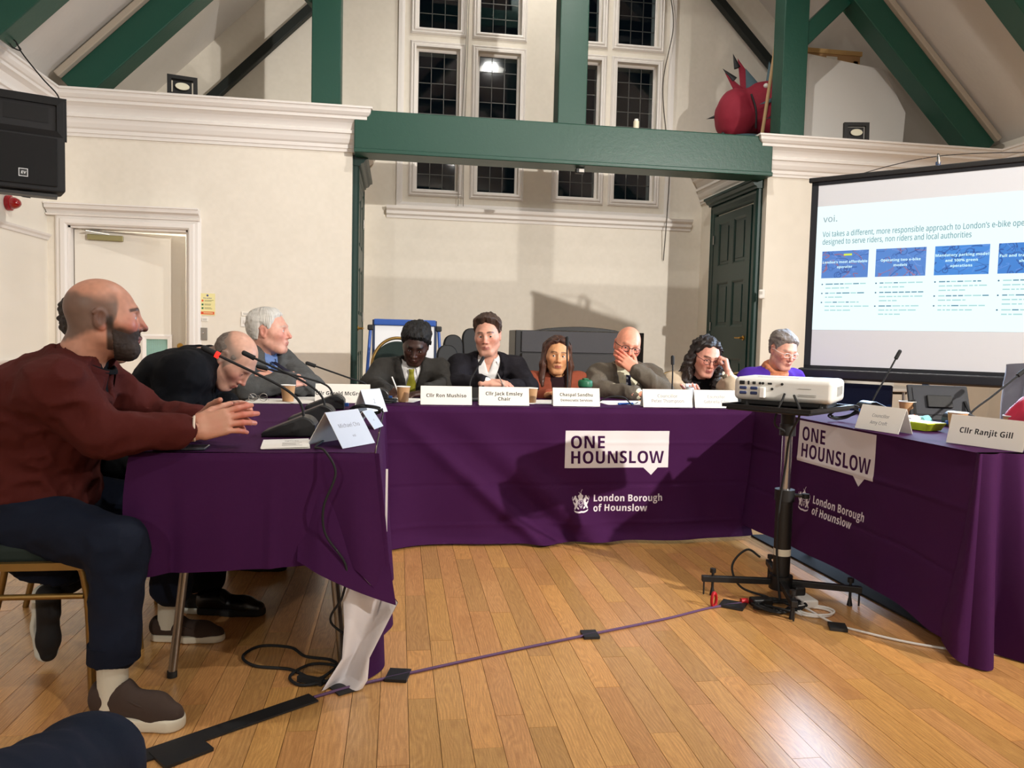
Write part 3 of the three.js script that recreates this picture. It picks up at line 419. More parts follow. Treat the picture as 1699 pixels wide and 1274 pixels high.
{
  const t = thing('snack_box', 'lime green shallow box beside the paper cup', 'box', [2.36, TY + .003, -3.16], -Math.PI / 2 + .2); obj('tray', [new THREE.CylinderGeometry(.1, .082, .03, 4, 1).rotateY(Math.PI / 4).scale(1.15, 1, .8).translate(0, .015, 0)], S(0xb3c22a, .5), t); obj('lid', [bx(.17, .007, .115, 0, .033, 0, .003)], S(0xc3cf3c, .5), t);
}
{
  const t = thing('sweet_wrappers', 'crumpled orange and white wrappers behind the lime green box', 'wrappers', [2.5, TY + .003, -3.42], .4); const r = RNG(8);
  for (const [c, x, z, s] of [[0xe06a24, 0, 0, .035], [0xeeeeea, -.04, .03, .04], [0x7fd0d0, .05, .04, .035], [0xd03a20, .07, -.02, .03]]) { const g = new THREE.IcosahedronGeometry(s, 2), p = g.attributes.position; for (let i = 0; i < p.count; i++) { const k = 1 + .35 * noise(p.getX(i) * 60, p.getY(i) * 60, p.getZ(i) * 60 + s * 900); p.setXYZ(i, p.getX(i) * k, Math.max(-s * .5, p.getY(i) * k * .6), p.getZ(i) * k); } g.computeVertexNormals(); g.translate(x, s * .5, z); obj('wrapper', g, S(c, .5), t); }
}
// cable coils on the tables
function coil(name, c, r, n, th, mat, label, y = TY + .003, sq = .7, h = 0) { const pts = [], q = RNG(Math.round(c[0] * 1000 + 50)); for (let i = 0; i <= n * 14; i++) { const a = i / 14 * 6.283, k = r * (.75 + .3 * q()); pts.push([Math.cos(a) * k, .006 + .004 * (i / 14) + h * (.5 + .5 * Math.sin(a)), Math.sin(a) * k * sq]); } const t = thing(name, label, 'cable', [c[0], y, c[1]]); obj('loops', [tube(pts, th, n * 30, 7)], mat, t); return t; }
coil('cable_coil', [-.14, -3.42], .075, 3, .0042, M.rubber, 'loops of black microphone lead between the tent cards', TY + .003, .9, .05);
coil('cable_coil', [-.09, -4.2], .09, 4, .004, M.rubber, 'tangle of black leads at the corner before the writing man');
coil('cable_coil', [2.14, -3.42], .07, 4, .004, M.rubber, 'coil of black cable beside the grey lettered tent card', TY + .003, .8, .07);
{ const t = thing('microphone_lead', 'black lead hanging over the table end down to the floor', 'cable'); obj('lead', [tube([[-.3, .76, -2.84], [-.25, .75, -2.7], [-.26, .746, -2.52], [-.22, .748, -2.42], [-.185, .69, -2.385], [-.22, .58, -2.38], [-.215, .5, -2.385], [-.15, .4, -2.37], [-.16, .3, -2.39], [-.2, .2, -2.44], [-.12, .12, -2.44], [-.17, .05, -2.46], [-.19, .008, -2.5]], .0038, 120, 8)], M.rubber, t); }
{ const t = thing('microphone_lead', 'thin black lead curving between the name cards on the long table', 'cable'); obj('lead', [tube([[1.02, .745, -4.4], [1.1, .748, -4.22], [1.18, .79, -4.2], [1.27, .792, -4.2], [1.33, .748, -4.24], [1.42, .745, -4.4]], .0035, 60, 7)], M.rubber, t); }
{ const t = thing('ballpoint_pen', 'blue pen on the papers of the man in tweed', 'pen', [1.31, TY + .009, -4.27], .3); obj('barrel', [rod(V(-.055, 0, 0), V(.045, 0, 0), .006, 10)], S(0x2b5fb0, .35), t); obj('tip', [rod(V(.045, 0, 0), V(.062, 0, 0), .006, 10, .001)], M.steel, t); }
// ---------- people: distance fields meshed by surface nets ----------
const smin = (a, b, k) => { if (k <= 0) return Math.min(a, b); const h = Math.max(k - Math.abs(a - b), 0) / k; return Math.min(a, b) - h * h * k * .25; };
const smax = (a, b, k) => -smin(-a, -b, k);
class Field {
  constructor() { this.ops = []; }
  add(f, k = .01) { this.ops.push([f, k, 0]); return this; }
  cut(f, k = .005) { this.ops.push([f, k, 1]); return this; }
  cap(a, b, ra, rb = ra, k = .01, sub = 0) {
    const [ax, ay, az] = a, dx = b[0] - ax, dy = b[1] - ay, dz = b[2] - az, L = dx * dx + dy * dy + dz * dz + 1e-9;
    this.ops.push([(x, y, z) => { const px = x - ax, py = y - ay, pz = z - az; let t = (px * dx + py * dy + pz * dz) / L; t = t < 0 ? 0 : t > 1 ? 1 : t; const qx = px - dx * t, qy = py - dy * t, qz = pz - dz * t; return Math.sqrt(qx * qx + qy * qy + qz * qz) - (ra + (rb - ra) * t); }, k, sub]); return this;
  }
  ell(c, r, k = .01, sub = 0) { const [cx, cy, cz] = c, [a, b, d] = r; this.ops.push([(x, y, z) => { const px = (x - cx) / a, py = (y - cy) / b, pz = (z - cz) / d; const k0 = Math.sqrt(px * px + py * py + pz * pz), k1 = Math.sqrt((px / a) ** 2 + (py / b) ** 2 + (pz / d) ** 2); return k1 < 1e-9 ? -Math.min(a, b, d) : k0 * (k0 - 1) / k1; }, k, sub]); return this; }
  get f() { const ops = this.ops; return (x, y, z) => { let d = 1e3; for (let i = 0; i < ops.length; i++) { const o = ops[i], v = o[0](x, y, z); d = o[2] ? smax(d, -v, o[1]) : smin(d, v, o[1]); } return d; }; }
}
function nets(f, lo, hi, h) {
  const n = [0, 1, 2].map((i) => Math.ceil((hi[i] - lo[i]) / h) + 1), [nx, ny, nz] = n, val = new Float32Array(nx * ny * nz), B = 4, id = (i, j, k) => (k * ny + j) * nx + i;
  for (let k = 0; k < nz; k += B) for (let j = 0; j < ny; j += B) for (let i = 0; i < nx; i += B) {
    const c = f(lo[0] + (i + 1.5) * h, lo[1] + (j + 1.5) * h, lo[2] + (k + 1.5) * h), far = Math.abs(c) > B * h * 1.35;
    for (let c2 = k; c2 < Math.min(k + B, nz); c2++) for (let b2 = j; b2 < Math.min(j + B, ny); b2++) for (let a2 = i; a2 < Math.min(i + B, nx); a2++) val[id(a2, b2, c2)] = far ? c : f(lo[0] + a2 * h, lo[1] + b2 * h, lo[2] + c2 * h);
  }
  const vid = new Int32Array(nx * ny * nz).fill(-1), pos = [], idx = [], E = [[0, 1], [2, 3], [4, 5], [6, 7], [0, 2], [1, 3], [4, 6], [5, 7], [0, 4], [1, 5], [2, 6], [3, 7]], v = new Array(8);
  for (let k = 0; k < nz - 1; k++) for (let j = 0; j < ny - 1; j++) for (let i = 0; i < nx - 1; i++) {
    let m = 0; for (let q = 0; q < 8; q++) { v[q] = val[id(i + (q & 1), j + (q >> 1 & 1), k + (q >> 2))]; if (v[q] < 0) m |= 1 << q; }
    if (m === 0 || m === 255) continue; let x = 0, y = 0, z = 0, c = 0;
    for (const [a, b] of E) { if ((v[a] < 0) === (v[b] < 0)) continue; const t = v[a] / (v[a] - v[b]); x += (a & 1) + t * ((b & 1) - (a & 1)); y += (a >> 1 & 1) + t * ((b >> 1 & 1) - (a >> 1 & 1)); z += (a >> 2) + t * ((b >> 2) - (a >> 2)); c++; }
    vid[id(i, j, k)] = pos.length / 3; pos.push(lo[0] + (i + x / c) * h, lo[1] + (j + y / c) * h, lo[2] + (k + z / c) * h);
  }
  const quad = (a, b, c, d, flip) => { if (a < 0 || b < 0 || c < 0 || d < 0) return; flip ? idx.push(a, c, b, a, d, c) : idx.push(a, b, c, a, c, d); };
  for (let k = 1; k < nz - 1; k++) for (let j = 1; j < ny - 1; j++) for (let i = 1; i < nx - 1; i++) {
    const s = val[id(i, j, k)] < 0;
    if (s !== val[id(i + 1, j, k)] < 0) quad(vid[id(i, j - 1, k - 1)], vid[id(i, j, k - 1)], vid[id(i, j, k)], vid[id(i, j - 1, k)], !s);
    if (s !== val[id(i, j + 1, k)] < 0) quad(vid[id(i - 1, j, k - 1)], vid[id(i - 1, j, k)], vid[id(i, j, k)], vid[id(i, j, k - 1)], !s);
    if (s !== val[id(i, j, k + 1)] < 0) quad(vid[id(i - 1, j - 1, k)], vid[id(i, j - 1, k)], vid[id(i, j, k)], vid[id(i - 1, j, k)], !s);
  }
  const g = new THREE.BufferGeometry(); g.setAttribute('position', new THREE.Float32BufferAttribute(pos, 3)); g.setIndex(idx); g.computeVertexNormals(); return g;
}
function paint(g, col) { const p = g.attributes.position, c = new Float32Array(p.count * 3); for (let i = 0; i < p.count; i++) { const q = col(p.getX(i), p.getY(i), p.getZ(i)); c[3 * i] = q[0]; c[3 * i + 1] = q[1]; c[3 * i + 2] = q[2]; } g.setAttribute('color', new THREE.BufferAttribute(c, 3)); return g; }
function uvBody(g) { const p = g.attributes.position, uv = new Float32Array(p.count * 2); for (let i = 0; i < p.count; i++) { uv[2 * i] = p.getX(i) + p.getZ(i) * .8; uv[2 * i + 1] = p.getY(i) + p.getZ(i) * .3; } g.setAttribute('uv', new THREE.BufferAttribute(uv, 2)); return g; }
const joinSkin = (list) => mergeGeometries(list.map((g) => { for (const k of Object.keys(g.attributes)) if (!['position', 'normal', 'color'].includes(k)) g.deleteAttribute(k); return g; }));
const lin = (hex) => { const c = new THREE.Color(hex); return [c.r, c.g, c.b]; };
const mix3 = (a, b, t) => [lerp(a[0], b[0], t), lerp(a[1], b[1], t), lerp(a[2], b[2], t)];
const ipol = (T, x) => { if (x <= T[0][0]) return T[0].slice(1); for (let i = 0; i + 1 < T.length; i++) if (x <= T[i + 1][0]) { const t = (x - T[i][0]) / (T[i + 1][0] - T[i][0]), s = t * t * (3 - 2 * t); return T[i].slice(1).map((v, k) => lerp(v, T[i + 1][k + 1], s)); } return T[T.length - 1].slice(1); };
const lut = (T, x0, x1, n = 400) => { const k = T[0].length - 1, a = [...Array(k)].map(() => new Float32Array(n + 1)); for (let i = 0; i <= n; i++) { const v = ipol(T, lerp(x0, x1, i / n)); v.forEach((q, j) => a[j][i] = q); } return (x, j) => { const u = (x - x0) / (x1 - x0) * n, i = u < 0 ? 0 : u > n ? n : u | 0; return a[j][i]; }; };
const skinMat = new THREE.MeshPhysicalMaterial({ vertexColors: true, roughness: .48, sheen: .2, sheenRoughness: .5 });
const skinMatMatte = skinMat;
const streakBump = dataTex(256, 256, (u, v) => { const n = 128 + 150 * (tnoise(u, v * .0625, 128, 80) - .5) + 60 * (tnoise(u, v * .125, 64, 81) - .5); return [clamp(n, 0, 255), 0, 0].fill(clamp(n, 0, 255)); }, false);
const hairMat = (hex, r = .55, hi = 1.6, lo = .5) => { const c = new THREE.Color(hex); const t = dataTex(256, 128, (u, v) => { const k = clamp(tnoise(u, v * .0625, 128, 82) * .7 + tnoise(u, v * .25, 32, 83) * .3), q = c.clone().multiplyScalar(lerp(lo, hi, k)).convertLinearToSRGB(); return [clamp(q.r) * 255, clamp(q.g) * 255, clamp(q.b) * 255]; }); return new THREE.MeshStandardMaterial({ map: rep(t, 2, 1), roughness: r, bumpMap: rep(streakBump, 2, 1), bumpScale: .004 }); };
function uvHair(g) { const p = g.attributes.position, uv = new Float32Array(p.count * 2); for (let i = 0; i < p.count; i++) { const x = p.getX(i), y = p.getY(i), z = p.getZ(i) + .03; uv[2 * i] = Math.abs(Math.atan2(x, z)) / Math.PI; uv[2 * i + 1] = y < 0 ? .5 - y * 3 : Math.atan2(Math.hypot(x, z), y + .02) / Math.PI; } g.setAttribute('uv', new THREE.BufferAttribute(uv, 2)); return g; }
const weave = (a, b, n = 64) => dataTex(128, 128, (u, v, x, y) => { const k = ((x + y) % 4 < 2 ? 1 : 0) * .5 + tnoise(u, v, n, 70) * .5; const A = new THREE.Color(a), Bc = new THREE.Color(b); const q = A.lerp(Bc, k); const s = q.clone().convertLinearToSRGB(); return [s.r * 255, s.g * 255, s.b * 255]; });
const cloth = (hex, o = {}) => P({ color: hex, roughness: .85, specularIntensity: .35, sheen: .08, sheenColor: new THREE.Color(hex), bumpMap: rep(fabricBump, 28), bumpScale: .0009, ...o });
const tweed = (a, b) => P({ map: rep(weave(a, b), 9), roughness: .9, bumpMap: rep(fabricBump, 30), bumpScale: .001 });

// ---- head, in its own frame: x left, y up, z forwards ----
function headFields(h) {
  const { jaw = 1, nose = 1, cheek = 0, open = .0045, mouthOpen = 0, chin = 1 } = h, sk = new Field();
  sk.ell([0, .036, -.014], [.0755, .088, .098], .02); sk.ell([0, -.018, .018], [.066, .085, .078], .04); sk.ell([0, -.062, .03], [.051 * jaw, .058, .056], .035);
  sk.cap([-.02 * jaw, -.102, .071], [.02 * jaw, -.102, .071], .0145 * chin, .0145 * chin, .03); sk.cap([-.053 * jaw, -.06, .0], [-.02 * jaw, -.102, .062], .016, .014, .03); sk.cap([.053 * jaw, -.06, .0], [.02 * jaw, -.102, .062], .016, .014, .03);
  const F = new Field(); F.ops = [...sk.ops];
  F.cap([-.046, -.018, .062], [-.058, -.012, .035], .017 + cheek, .014, .03).cap([.046, -.018, .062], [.058, -.012, .035], .017 + cheek, .014, .03);
  F.cap([-.03, .027, .084], [.03, .027, .084], .009, .009, .022).ell([-.0315, .004, .104], [.021, .0135, .016], .016, 1).ell([.0315, .004, .104], [.021, .0135, .016], .016, 1);
  F.cap([0, .02, .089], [0, -.026, .106 + .004 * nose], .0075, .0095 * nose, .012).ell([0, -.031, .108 + .004 * nose], [.0115, .0095, .011], .006).ell([-.0125, -.035, .096], [.0085, .008, .011], .006).ell([.0125, -.035, .096], [.0085, .008, .011], .006);
  F.ell([-.006, -.041, .104], [.0035, .004, .005], .003, 1).ell([.006, -.041, .104], [.0035, .004, .005], .003, 1);
  F.ell([0, -.064, .083], [.028, .017, .016], .012).cap([-.02, -.0645, .087], [0, -.061, .0985], .0052, .0062, .005).cap([.02, -.0645, .087], [0, -.061, .0985], .0052, .0062, .005).cap([-.017, -.0725, .087], [.017, -.0725, .087], .0055, .0055, .004).cap([-.008, -.073, .093], [.008, -.073, .093], .006, .006, .005);
  F.cap([-.021, -.0675, .094], [.021, -.0675, .094], .0016 + mouthOpen, .0016 + mouthOpen, .003, 1);
  for (const s of [-1, 1]) {
    F.ell([s * .0315, .003, .0765], [.0158, .0142, .0148], .005).ell([s * .0315, .0025, .0925], [.0128, open, .012], .002, 1);
    F.ell([s * .077, .0, -.012], [.0085, .032, .019], .006).ell([s * .084, .003, -.008], [.006, .02, .011], .004, 1).cap([s * .079, .027, -.02], [s * .081, .018, -.03], .005, .005, .006).ell([s * .076, -.026, -.006], [.007, .009, .008], .006);
  }
  return [F, sk];
}
const HY = [[-.11, -.072], [-.05, -.06], [-.04, -.03], [-.03, .026], [.006, .03], [.013, .006], [.026, .01], [.036, .035], [.05, .058], [.066, .078], [.085, .09], [.11, .095]], HL = lut(HY, -.12, .12);
function hairField(sk, h) {   // a coat of hair over the skull, thick where it grows
  const f = sk.f, { top = .018, side = .008, rough = .004, freq = 60, line = 0, bald = 0, temple = .006, quiff = 0, edge = .026, under = -.006, back = .012, stretch = [1, 1, .35] } = h;
  return (x, y, z) => {
    const d0 = f(x, y, z); if (d0 > .09 || d0 < -.03) return d0 - .02;
    const hy = HL(z, 0) + line * sstep(.0, .07, z) + temple * sstep(.025, .055, Math.abs(x)) * sstep(.03, .06, z) + .005 * noise(x * 130, y * 30, z * 130) + .008 * noise(x * 50, y * 20, z * 50);
    let m = sstep(-.008, edge, y - hy); if (bald) m *= 1 - sstep(.0, .03, y - bald) * sstep(-.085, -.05, z);
    const t = lerp(side, top * (1 + quiff * sstep(.0, .07, z)), sstep(.02, .1, y)) + back * sstep(0, -.1, z) * .5;
    const n = noise(x * freq * stretch[0], y * freq * stretch[1], z * freq * stretch[2]) * .65 + noise(x * freq * 2.3 * stretch[0], y * freq * 2.3 * stretch[1], z * freq * 2.3 * stretch[2]) * .35;
    return d0 - lerp(under, t + rough * n, m);
  };
}
function faceColour(h) {
  const base = lin(h.skin), red = lin(h.blush ?? h.skin), lip = lin(h.lips ?? 0xa85a50), brow = lin(h.brow ?? 0x2a1d16), beard = h.beard ? lin(h.beard) : null, buzz = h.buzz ? lin(h.buzz) : null;
  return (x, y, z) => {
    let c = mix3(base, red, .6 * ridge(Math.hypot(Math.abs(x) - .045, y + .025), 0, .03) * sstep(.02, .06, z) + .5 * ridge(Math.hypot(x, y + .03), 0, .02) * sstep(.09, .1, z) + .55 * sstep(.07, .078, Math.abs(x)) * ridge(y, 0, .04) * ridge(z, -.012, .03));
    c = mix3(c, c.map((v) => v * (1 + .1 * noise(x * 90, y * 90, z * 90))), 1);
    if (buzz) { const k = sstep(-.012, .012, y - ipol([[-.12, -.07], [-.02, -.035], [.0, -.02], [.02, -.03], [.03, .0], [.04, .03], [.05, .12]], z)[0] + .006 * noise(x * 80, y * 80, z * 80)) * (1 - sstep(.05, .085, y + .12 * (z + .03) + .012 * noise(x * 40, y * 40, z * 40))) * (1 - sstep(.03, .045, z)); c = mix3(c, buzz, .8 * k); }
    if (beard) { const n = .008 * noise(x * 70, y * 70, z * 70); let k = sstep(.012, -.012, y + .028 + n - .5 * Math.max(0, .045 - z) * sstep(.045, .06, Math.abs(x)) ) * sstep(.0, .022, z - .002 + .2 * (y + .05) + n); k = Math.max(k, sstep(.004, -.006, y + .046 + n * .5) * sstep(.07, .085, z) * sstep(.036, .028, Math.abs(x)) ); k *= 1 - .9 * sstep(.03, .018, Math.hypot(Math.abs(x) - .047, y + .015)) ; if (Math.abs(x) > .055) k = Math.max(k, sstep(.0, .008, z) * sstep(.022, .012, z - .006) * sstep(.02, .0, y)); c = mix3(c, beard, clamp(k) * .93); }
    const lipk = sstep(.0245, .019, Math.abs(x)) * sstep(.012, .0085, Math.abs(y + .0675 - .0)) * sstep(.082, .088, z); c = mix3(c, lip, .75 * lipk);
    const ax = Math.abs(x), by = .027 + .004 * Math.sin((ax - .012) / .04 * Math.PI) - .12 * Math.max(0, ax - .038), bw = .0048 * (h.browW ?? 1); c = mix3(c, brow, (h.browK ?? .85) * sstep(bw + .002, bw - .0018, Math.abs(y - by)) * sstep(.011, .015, ax) * sstep(.056, .05, ax) * sstep(.055, .065, z));
    const lid = ridge(Math.hypot((ax - .0315) * .75, y - .003), 0, .009) * sstep(.07, .08, z); c = mix3(c, c.map((v) => v * .55), lid * (h.lidK ?? .5)); return c;
  };
}
function eyeball(s, look, iris) { const g = new THREE.SphereGeometry(.0128, 26, 20); const L = V(look[0], look[1], 1).normalize(), ir = lin(iris); paint(g, (x, y, z) => { const a = V(x, y, z).normalize().dot(L); return a > .965 ? [.01, .01, .01] : a > .88 ? ir : [.72, .69, .66]; }); g.translate(s * .0315, .003, .0772); return g; }
// ---- hands: fingers along +y, palm faces +z, thumb on +x for a right hand ----
function handGeo(o) {
  const s = o.side === 'R' ? 1 : -1, k = o.k ?? 1, F = new Field(), c = o.curl ?? [.35, .4, .45, .5], sp = o.spread ?? .06;
  F.cap([-.014, -.035, 0], [-.014, .012, 0], .021, .02, .01).cap([.014, -.035, 0], [.014, .012, 0], .021, .02, .012);
  F.cap([s * .024, .03, 0], [s * .027, .084, 0], .0145, .0125, .012).cap([s * .006, .02, 0], [s * .009, .09, .0], .015, .0125, .012).cap([-s * .012, .02, 0], [-s * .01, .088, 0], .015, .0122, .012).cap([-s * .026, .025, .002], [-s * .028, .08, .002], .0135, .0115, .012);
  const fing = (x, y, L, r, cc, a) => { let p = [x, y, 0], t = cc * .8; const ca = Math.cos(a), sa = Math.sin(a); for (const [len, r0, r1, add] of [[L * .46, r * 1.08, r, 0], [L * .3, r, r * .94, cc * 1.2], [L * .25, r * .94, r * .8, cc * .7]]) { t += add; const q = [p[0] + sa * Math.cos(t) * len, p[1] + ca * Math.cos(t) * len, p[2] + Math.sin(t) * len]; F.cap(p, q, r0, r1, .0035); p = q; } };
  fing(s * .028, .086, .082, .0088, c[0], s * sp * 1.4); fing(s * .0095, .093, .09, .0092, c[1], s * sp * .3); fing(-s * .0095, .09, .084, .0088, c[2], -s * sp * .7); fing(-s * .028, .082, .066, .0078, c[3], -s * sp * 1.9);
  const th = o.thumb ?? [.75, .25]; let p = [s * .026, .018, .006]; const T = [s * Math.sin(th[0]), Math.cos(th[0]), th[1]], q = [p[0] + T[0] * .042, p[1] + T[1] * .042, p[2] + T[2] * .042]; F.cap(p, q, .0165, .0112, .012); const u = [s * Math.sin(th[0] * .55), Math.cos(th[0] * .55), th[1] * 1.2], r = [q[0] + u[0] * .03, q[1] + u[1] * .03, q[2] + u[2] * .03], e = [r[0] + u[0] * .024, r[1] + u[1] * .024, r[2] + u[2] * .03]; F.cap(q, r, .0108, .0098, .003).cap(r, e, .0098, .008, .003);
  const g = nets(F.f, [-.09, -.06, -.05], [.09, .2, .12], o.cell ?? .0034); const b = lin(o.skin), red = lin(o.blush ?? o.skin);
  paint(g, (x, y, z) => mix3(b, red, .5 * sstep(.08, .14, y) + .15 * noise(x * 60, y * 60, z * 60))); const Y = V(...o.dir).normalize(), Z = V(...o.palm); Z.addScaledVector(Y, -Z.dot(Y)).normalize(); const X = Y.clone().cross(Z); g.scale(k, k, k); g.applyMatrix4(new THREE.Matrix4().makeBasis(X, Y, Z)); g.translate(...o.wrist); return g;
}
// ---- the figure ----
const TORSO = [[-.3, .12, .08, 0], [-.12, .168, .12, 0], [.08, .17, .125, .0], [.32, .15, .112, .008], [.6, .168, .128, .005], [.82, .172, .115, -.008], [.93, .13, .085, -.014], [1.02, .075, .06, -.012], [1.1, .05, .05, -.01]];
const TL = lut(TORSO, -.35, 1.15);
function person(o) {
  const t = thing('person', o.label, 'person', [o.base[0], 0, o.base[1]]), A = (p) => [p[0] - o.base[0], p[1], p[2] - o.base[1]];
  const f0 = V(Math.sin(o.yaw), 0, Math.cos(o.yaw)), pel = V(...A(o.pelvis)), nk = V(...A(o.neck)), U = nk.clone().sub(pel), L = U.length(); U.normalize(); const l0 = V(Math.cos(o.yaw), 0, -Math.sin(o.yaw)).applyAxisAngle(f0, 0), LX2 = l0.clone().addScaledVector(U, -l0.dot(U)).normalize(), FW = LX2.clone().cross(U).normalize();
  const sw = o.sw ?? .17, W = o.wide ?? 1, belly = o.belly ?? 0, bust = o.bust ?? 0, bow = o.bow ?? .02;
  const sh = (s) => o[s > 0 ? 'shL' : 'shR'] ? V(...A(o[s > 0 ? 'shL' : 'shR'])) : nk.clone().addScaledVector(U, -.055).addScaledVector(LX2, s * sw).addScaledVector(FW, .005);
  const SL = sh(1), SR = sh(-1), a3 = (v) => v.toArray();
  const torso = (inf) => (x, y, z) => {
    const px = x - pel.x, py = y - pel.y, pz = z - pel.z, a = px * LX2.x + py * LX2.y + pz * LX2.z, b = px * U.x + py * U.y + pz * U.z, c = px * FW.x + py * FW.y + pz * FW.z, tt = b / L;
    const w0 = TL(tt, 0), d0 = TL(tt, 1), c0 = TL(tt, 2), w = w0 * W + inf, d = d0 * (o.deep ?? 1) + inf + (belly * ridge(tt, .28, .3) + bust * ridge(tt, .62, .14)) * (c > 0 ? 1 : .2), cc = c - c0 + bow * 4 * tt * (1 - tt) * 1;
    const q = Math.pow(Math.pow(Math.abs(a / w), 2.4) + Math.pow(Math.abs(cc / d), 2.4), 1 / 2.4); return Math.max((q - 1) * Math.min(w, d) * .9, -(b + .16 + inf), b - L * 1.06);
  };
  const tc = (x, y, z) => { const px = x - pel.x, py = y - pel.y, pz = z - pel.z; return [px * LX2.x + py * LX2.y + pz * LX2.z, (px * U.x + py * U.y + pz * U.z) / L, px * FW.x + py * FW.y + pz * FW.z]; };
  const ra = o.arm ?? 1, arms = [['R', SR, o.armR], ['L', SL, o.armL]].filter((q) => q[2]);
  const legs = [['R', o.legR], ['L', o.legL]].filter((q) => q[1]).map(([s, l], i) => [pel.clone().addScaledVector(LX2, (s === 'L' ? 1 : -1) * .095).add(V(0, -.01, 0)), V(...A(l.k)), V(...A(l.a)), l]);
  const limbs = (F, inf, cuff, onTorso) => {
    F.add(torso(inf), .03); for (const [, S0] of arms) { F.cap(a3(nk.clone().addScaledVector(U, -.06)), a3(S0), .058 + inf, .05 * ra + inf, .05); F.cap(a3(nk.clone().addScaledVector(U, -.012)), a3(S0), .032 + inf * .7, .034 * ra + inf * .7, .05); } onTorso?.(); for (const [, S0, arm] of arms) { const e = V(...A(arm.e)), w = V(...A(arm.w)), c = e.clone().lerp(w, cuff ?? 1); F.cap(a3(S0), a3(e), .05 * ra + inf, .041 * ra + inf * .9, .03); F.cap(a3(e), a3(c), .041 * ra + inf * .9, lerp(.041, .0275, cuff ?? 1) * ra + inf * .75, .012); }
  };
  const legF = (F, inf, cut) => { for (const [hp, k, a] of legs) { F.cap(a3(hp), a3(k), .086 + inf, .06 + inf, .05); F.cap(a3(k), a3(k.clone().lerp(a, cut)), .058 + inf, .042 + inf * 1.3, .03); } };
  const bounds = (pts, m) => { const lo = [1e9, 1e9, 1e9], hi = [-1e9, -1e9, -1e9]; for (const p of pts) { const q = a3(p); for (let i = 0; i < 3; i++) { lo[i] = Math.min(lo[i], q[i] - m); hi[i] = Math.max(hi[i], q[i] + m); } } return [lo, hi]; };
  const upPts = [pel.clone().addScaledVector(U, -.1), nk, SL, SR, ...arms.flatMap((q) => [V(...A(q[2].e)), V(...A(q[2].w))])], legPts = [pel, ...legs.flatMap((q) => [q[1], q[2]])];
  // skin
  const H = o.head, hc = V(...A(H.c)), Q = new THREE.Quaternion().setFromEuler(new THREE.Euler(H.pitch ?? 0, H.yaw ?? o.yaw, H.roll ?? 0, 'YXZ')), k = H.k ?? 1, toH = (v) => v.clone().sub(hc).applyQuaternion(Q.clone().invert()).divideScalar(k);
  const [HF, SK] = headFields(H); const nh = toH(nk.clone().addScaledVector(U, -.01)); HF.cap([0, -.035, -.03], a3(nh), .05 * (H.neck ?? 1), .058 * (H.neck ?? 1), .03);
  const hg = nets(HF.f, [-.1, Math.min(-.14, nh.y - .03), Math.min(-.13, nh.z - .07)], [.1, .145, Math.max(.13, nh.z + .07)], (H.cell ?? .0036) / k); paint(hg, faceColour(H)); const place = (g) => { g.scale(k, k, k); g.applyQuaternion(Q); g.translate(hc.x, hc.y, hc.z); return g; }; place(hg);
  const BF = new Field(); limbs(BF, -.006, 1); legF(BF, -.008, 1); const [lo, hi] = bounds([...upPts, ...legPts], .14), bg = nets(BF.f, lo, hi, .016), sk0 = lin(H.skin); paint(bg, () => sk0);
  const parts = [bg, hg]; for (const [s, , arm] of arms) { const d = [0, 1, 2].map((i) => arm.w[i] - arm.e[i]); parts.push(handGeo({ side: s, skin: H.skin, blush: H.blush, wrist: A(arm.w), cell: !arm.hand ? .0048 : H.cell && H.cell < .003 ? .0028 : .0036, ...(arm.hand ?? { dir: d, palm: [0, -1, -.01], curl: [.3, .32, .35, .4] }) })); }
  obj('body', joinSkin(parts), skinMat, t);
  // eyes
  const eyes = [-1, 1].map((s) => place(eyeball(s, H.look ?? [0, 0], H.iris ?? 0x2a1a10))); eyes.forEach((g) => obj('eye', g, new THREE.MeshPhysicalMaterial({ vertexColors: true, roughness: .15 }), t));
  // hair
  if (H.hair) { const hf = H.hair.custom ? H.hair.custom(SK) : hairField(SK, H.hair), m = H.hair.m ?? .03, g = nets(hf, H.hair.lo ?? [-.12, -.13, -.15], H.hair.hi ?? [.12, .18, .15], (H.hair.cell ?? .0038) / k); if (H.hair.col) { paint(g, H.hair.col); } obj('hair', place(uvHair(g)), H.hair.mat, t); }
  if (H.beardFuzz) { const f = SK.f, bf = H.beardFuzz, fc = (x, y, z) => { const dd = f(x, y, z); if (dd > .05 || dd < -.03) return dd; const n = noise(x * 160, y * 160, z * 160) * .5 + noise(x * 320, y * 320, z * 320) * .5; const ax = Math.abs(x); let m = sstep(.012, -.014, y + .032 - .55 * Math.max(0, .05 - z)) * sstep(.004, .026, z + .1 * (y + .04)); m = Math.max(m, sstep(.004, -.008, y + .045) * sstep(.06, .075, z) * sstep(.04, .03, ax)); m *= 1 - sstep(.014, .008, Math.abs(y + .0675)) * sstep(.026, .018, ax) * sstep(.075, .085, z); m *= 1 - sstep(.012, .004, Math.hypot(ax - .05, (y + .018) * .8) - .02) * .0; const t2 = bf.t * (.55 + .75 * sstep(-.05, -.1, y)); m = sstep(.25, .95, m + .25 * n); return Math.min(1, f(x, y, z) - lerp(-.008, t2 + .0022 * n, clamp(m))); }; const g = nets(fc, [-.1, -.15, -.02], [.1, .03, .14], .003 / k); obj('beard', place(g), S(bf.col, .8), t); }
  // clothes
  let shirtF = null;
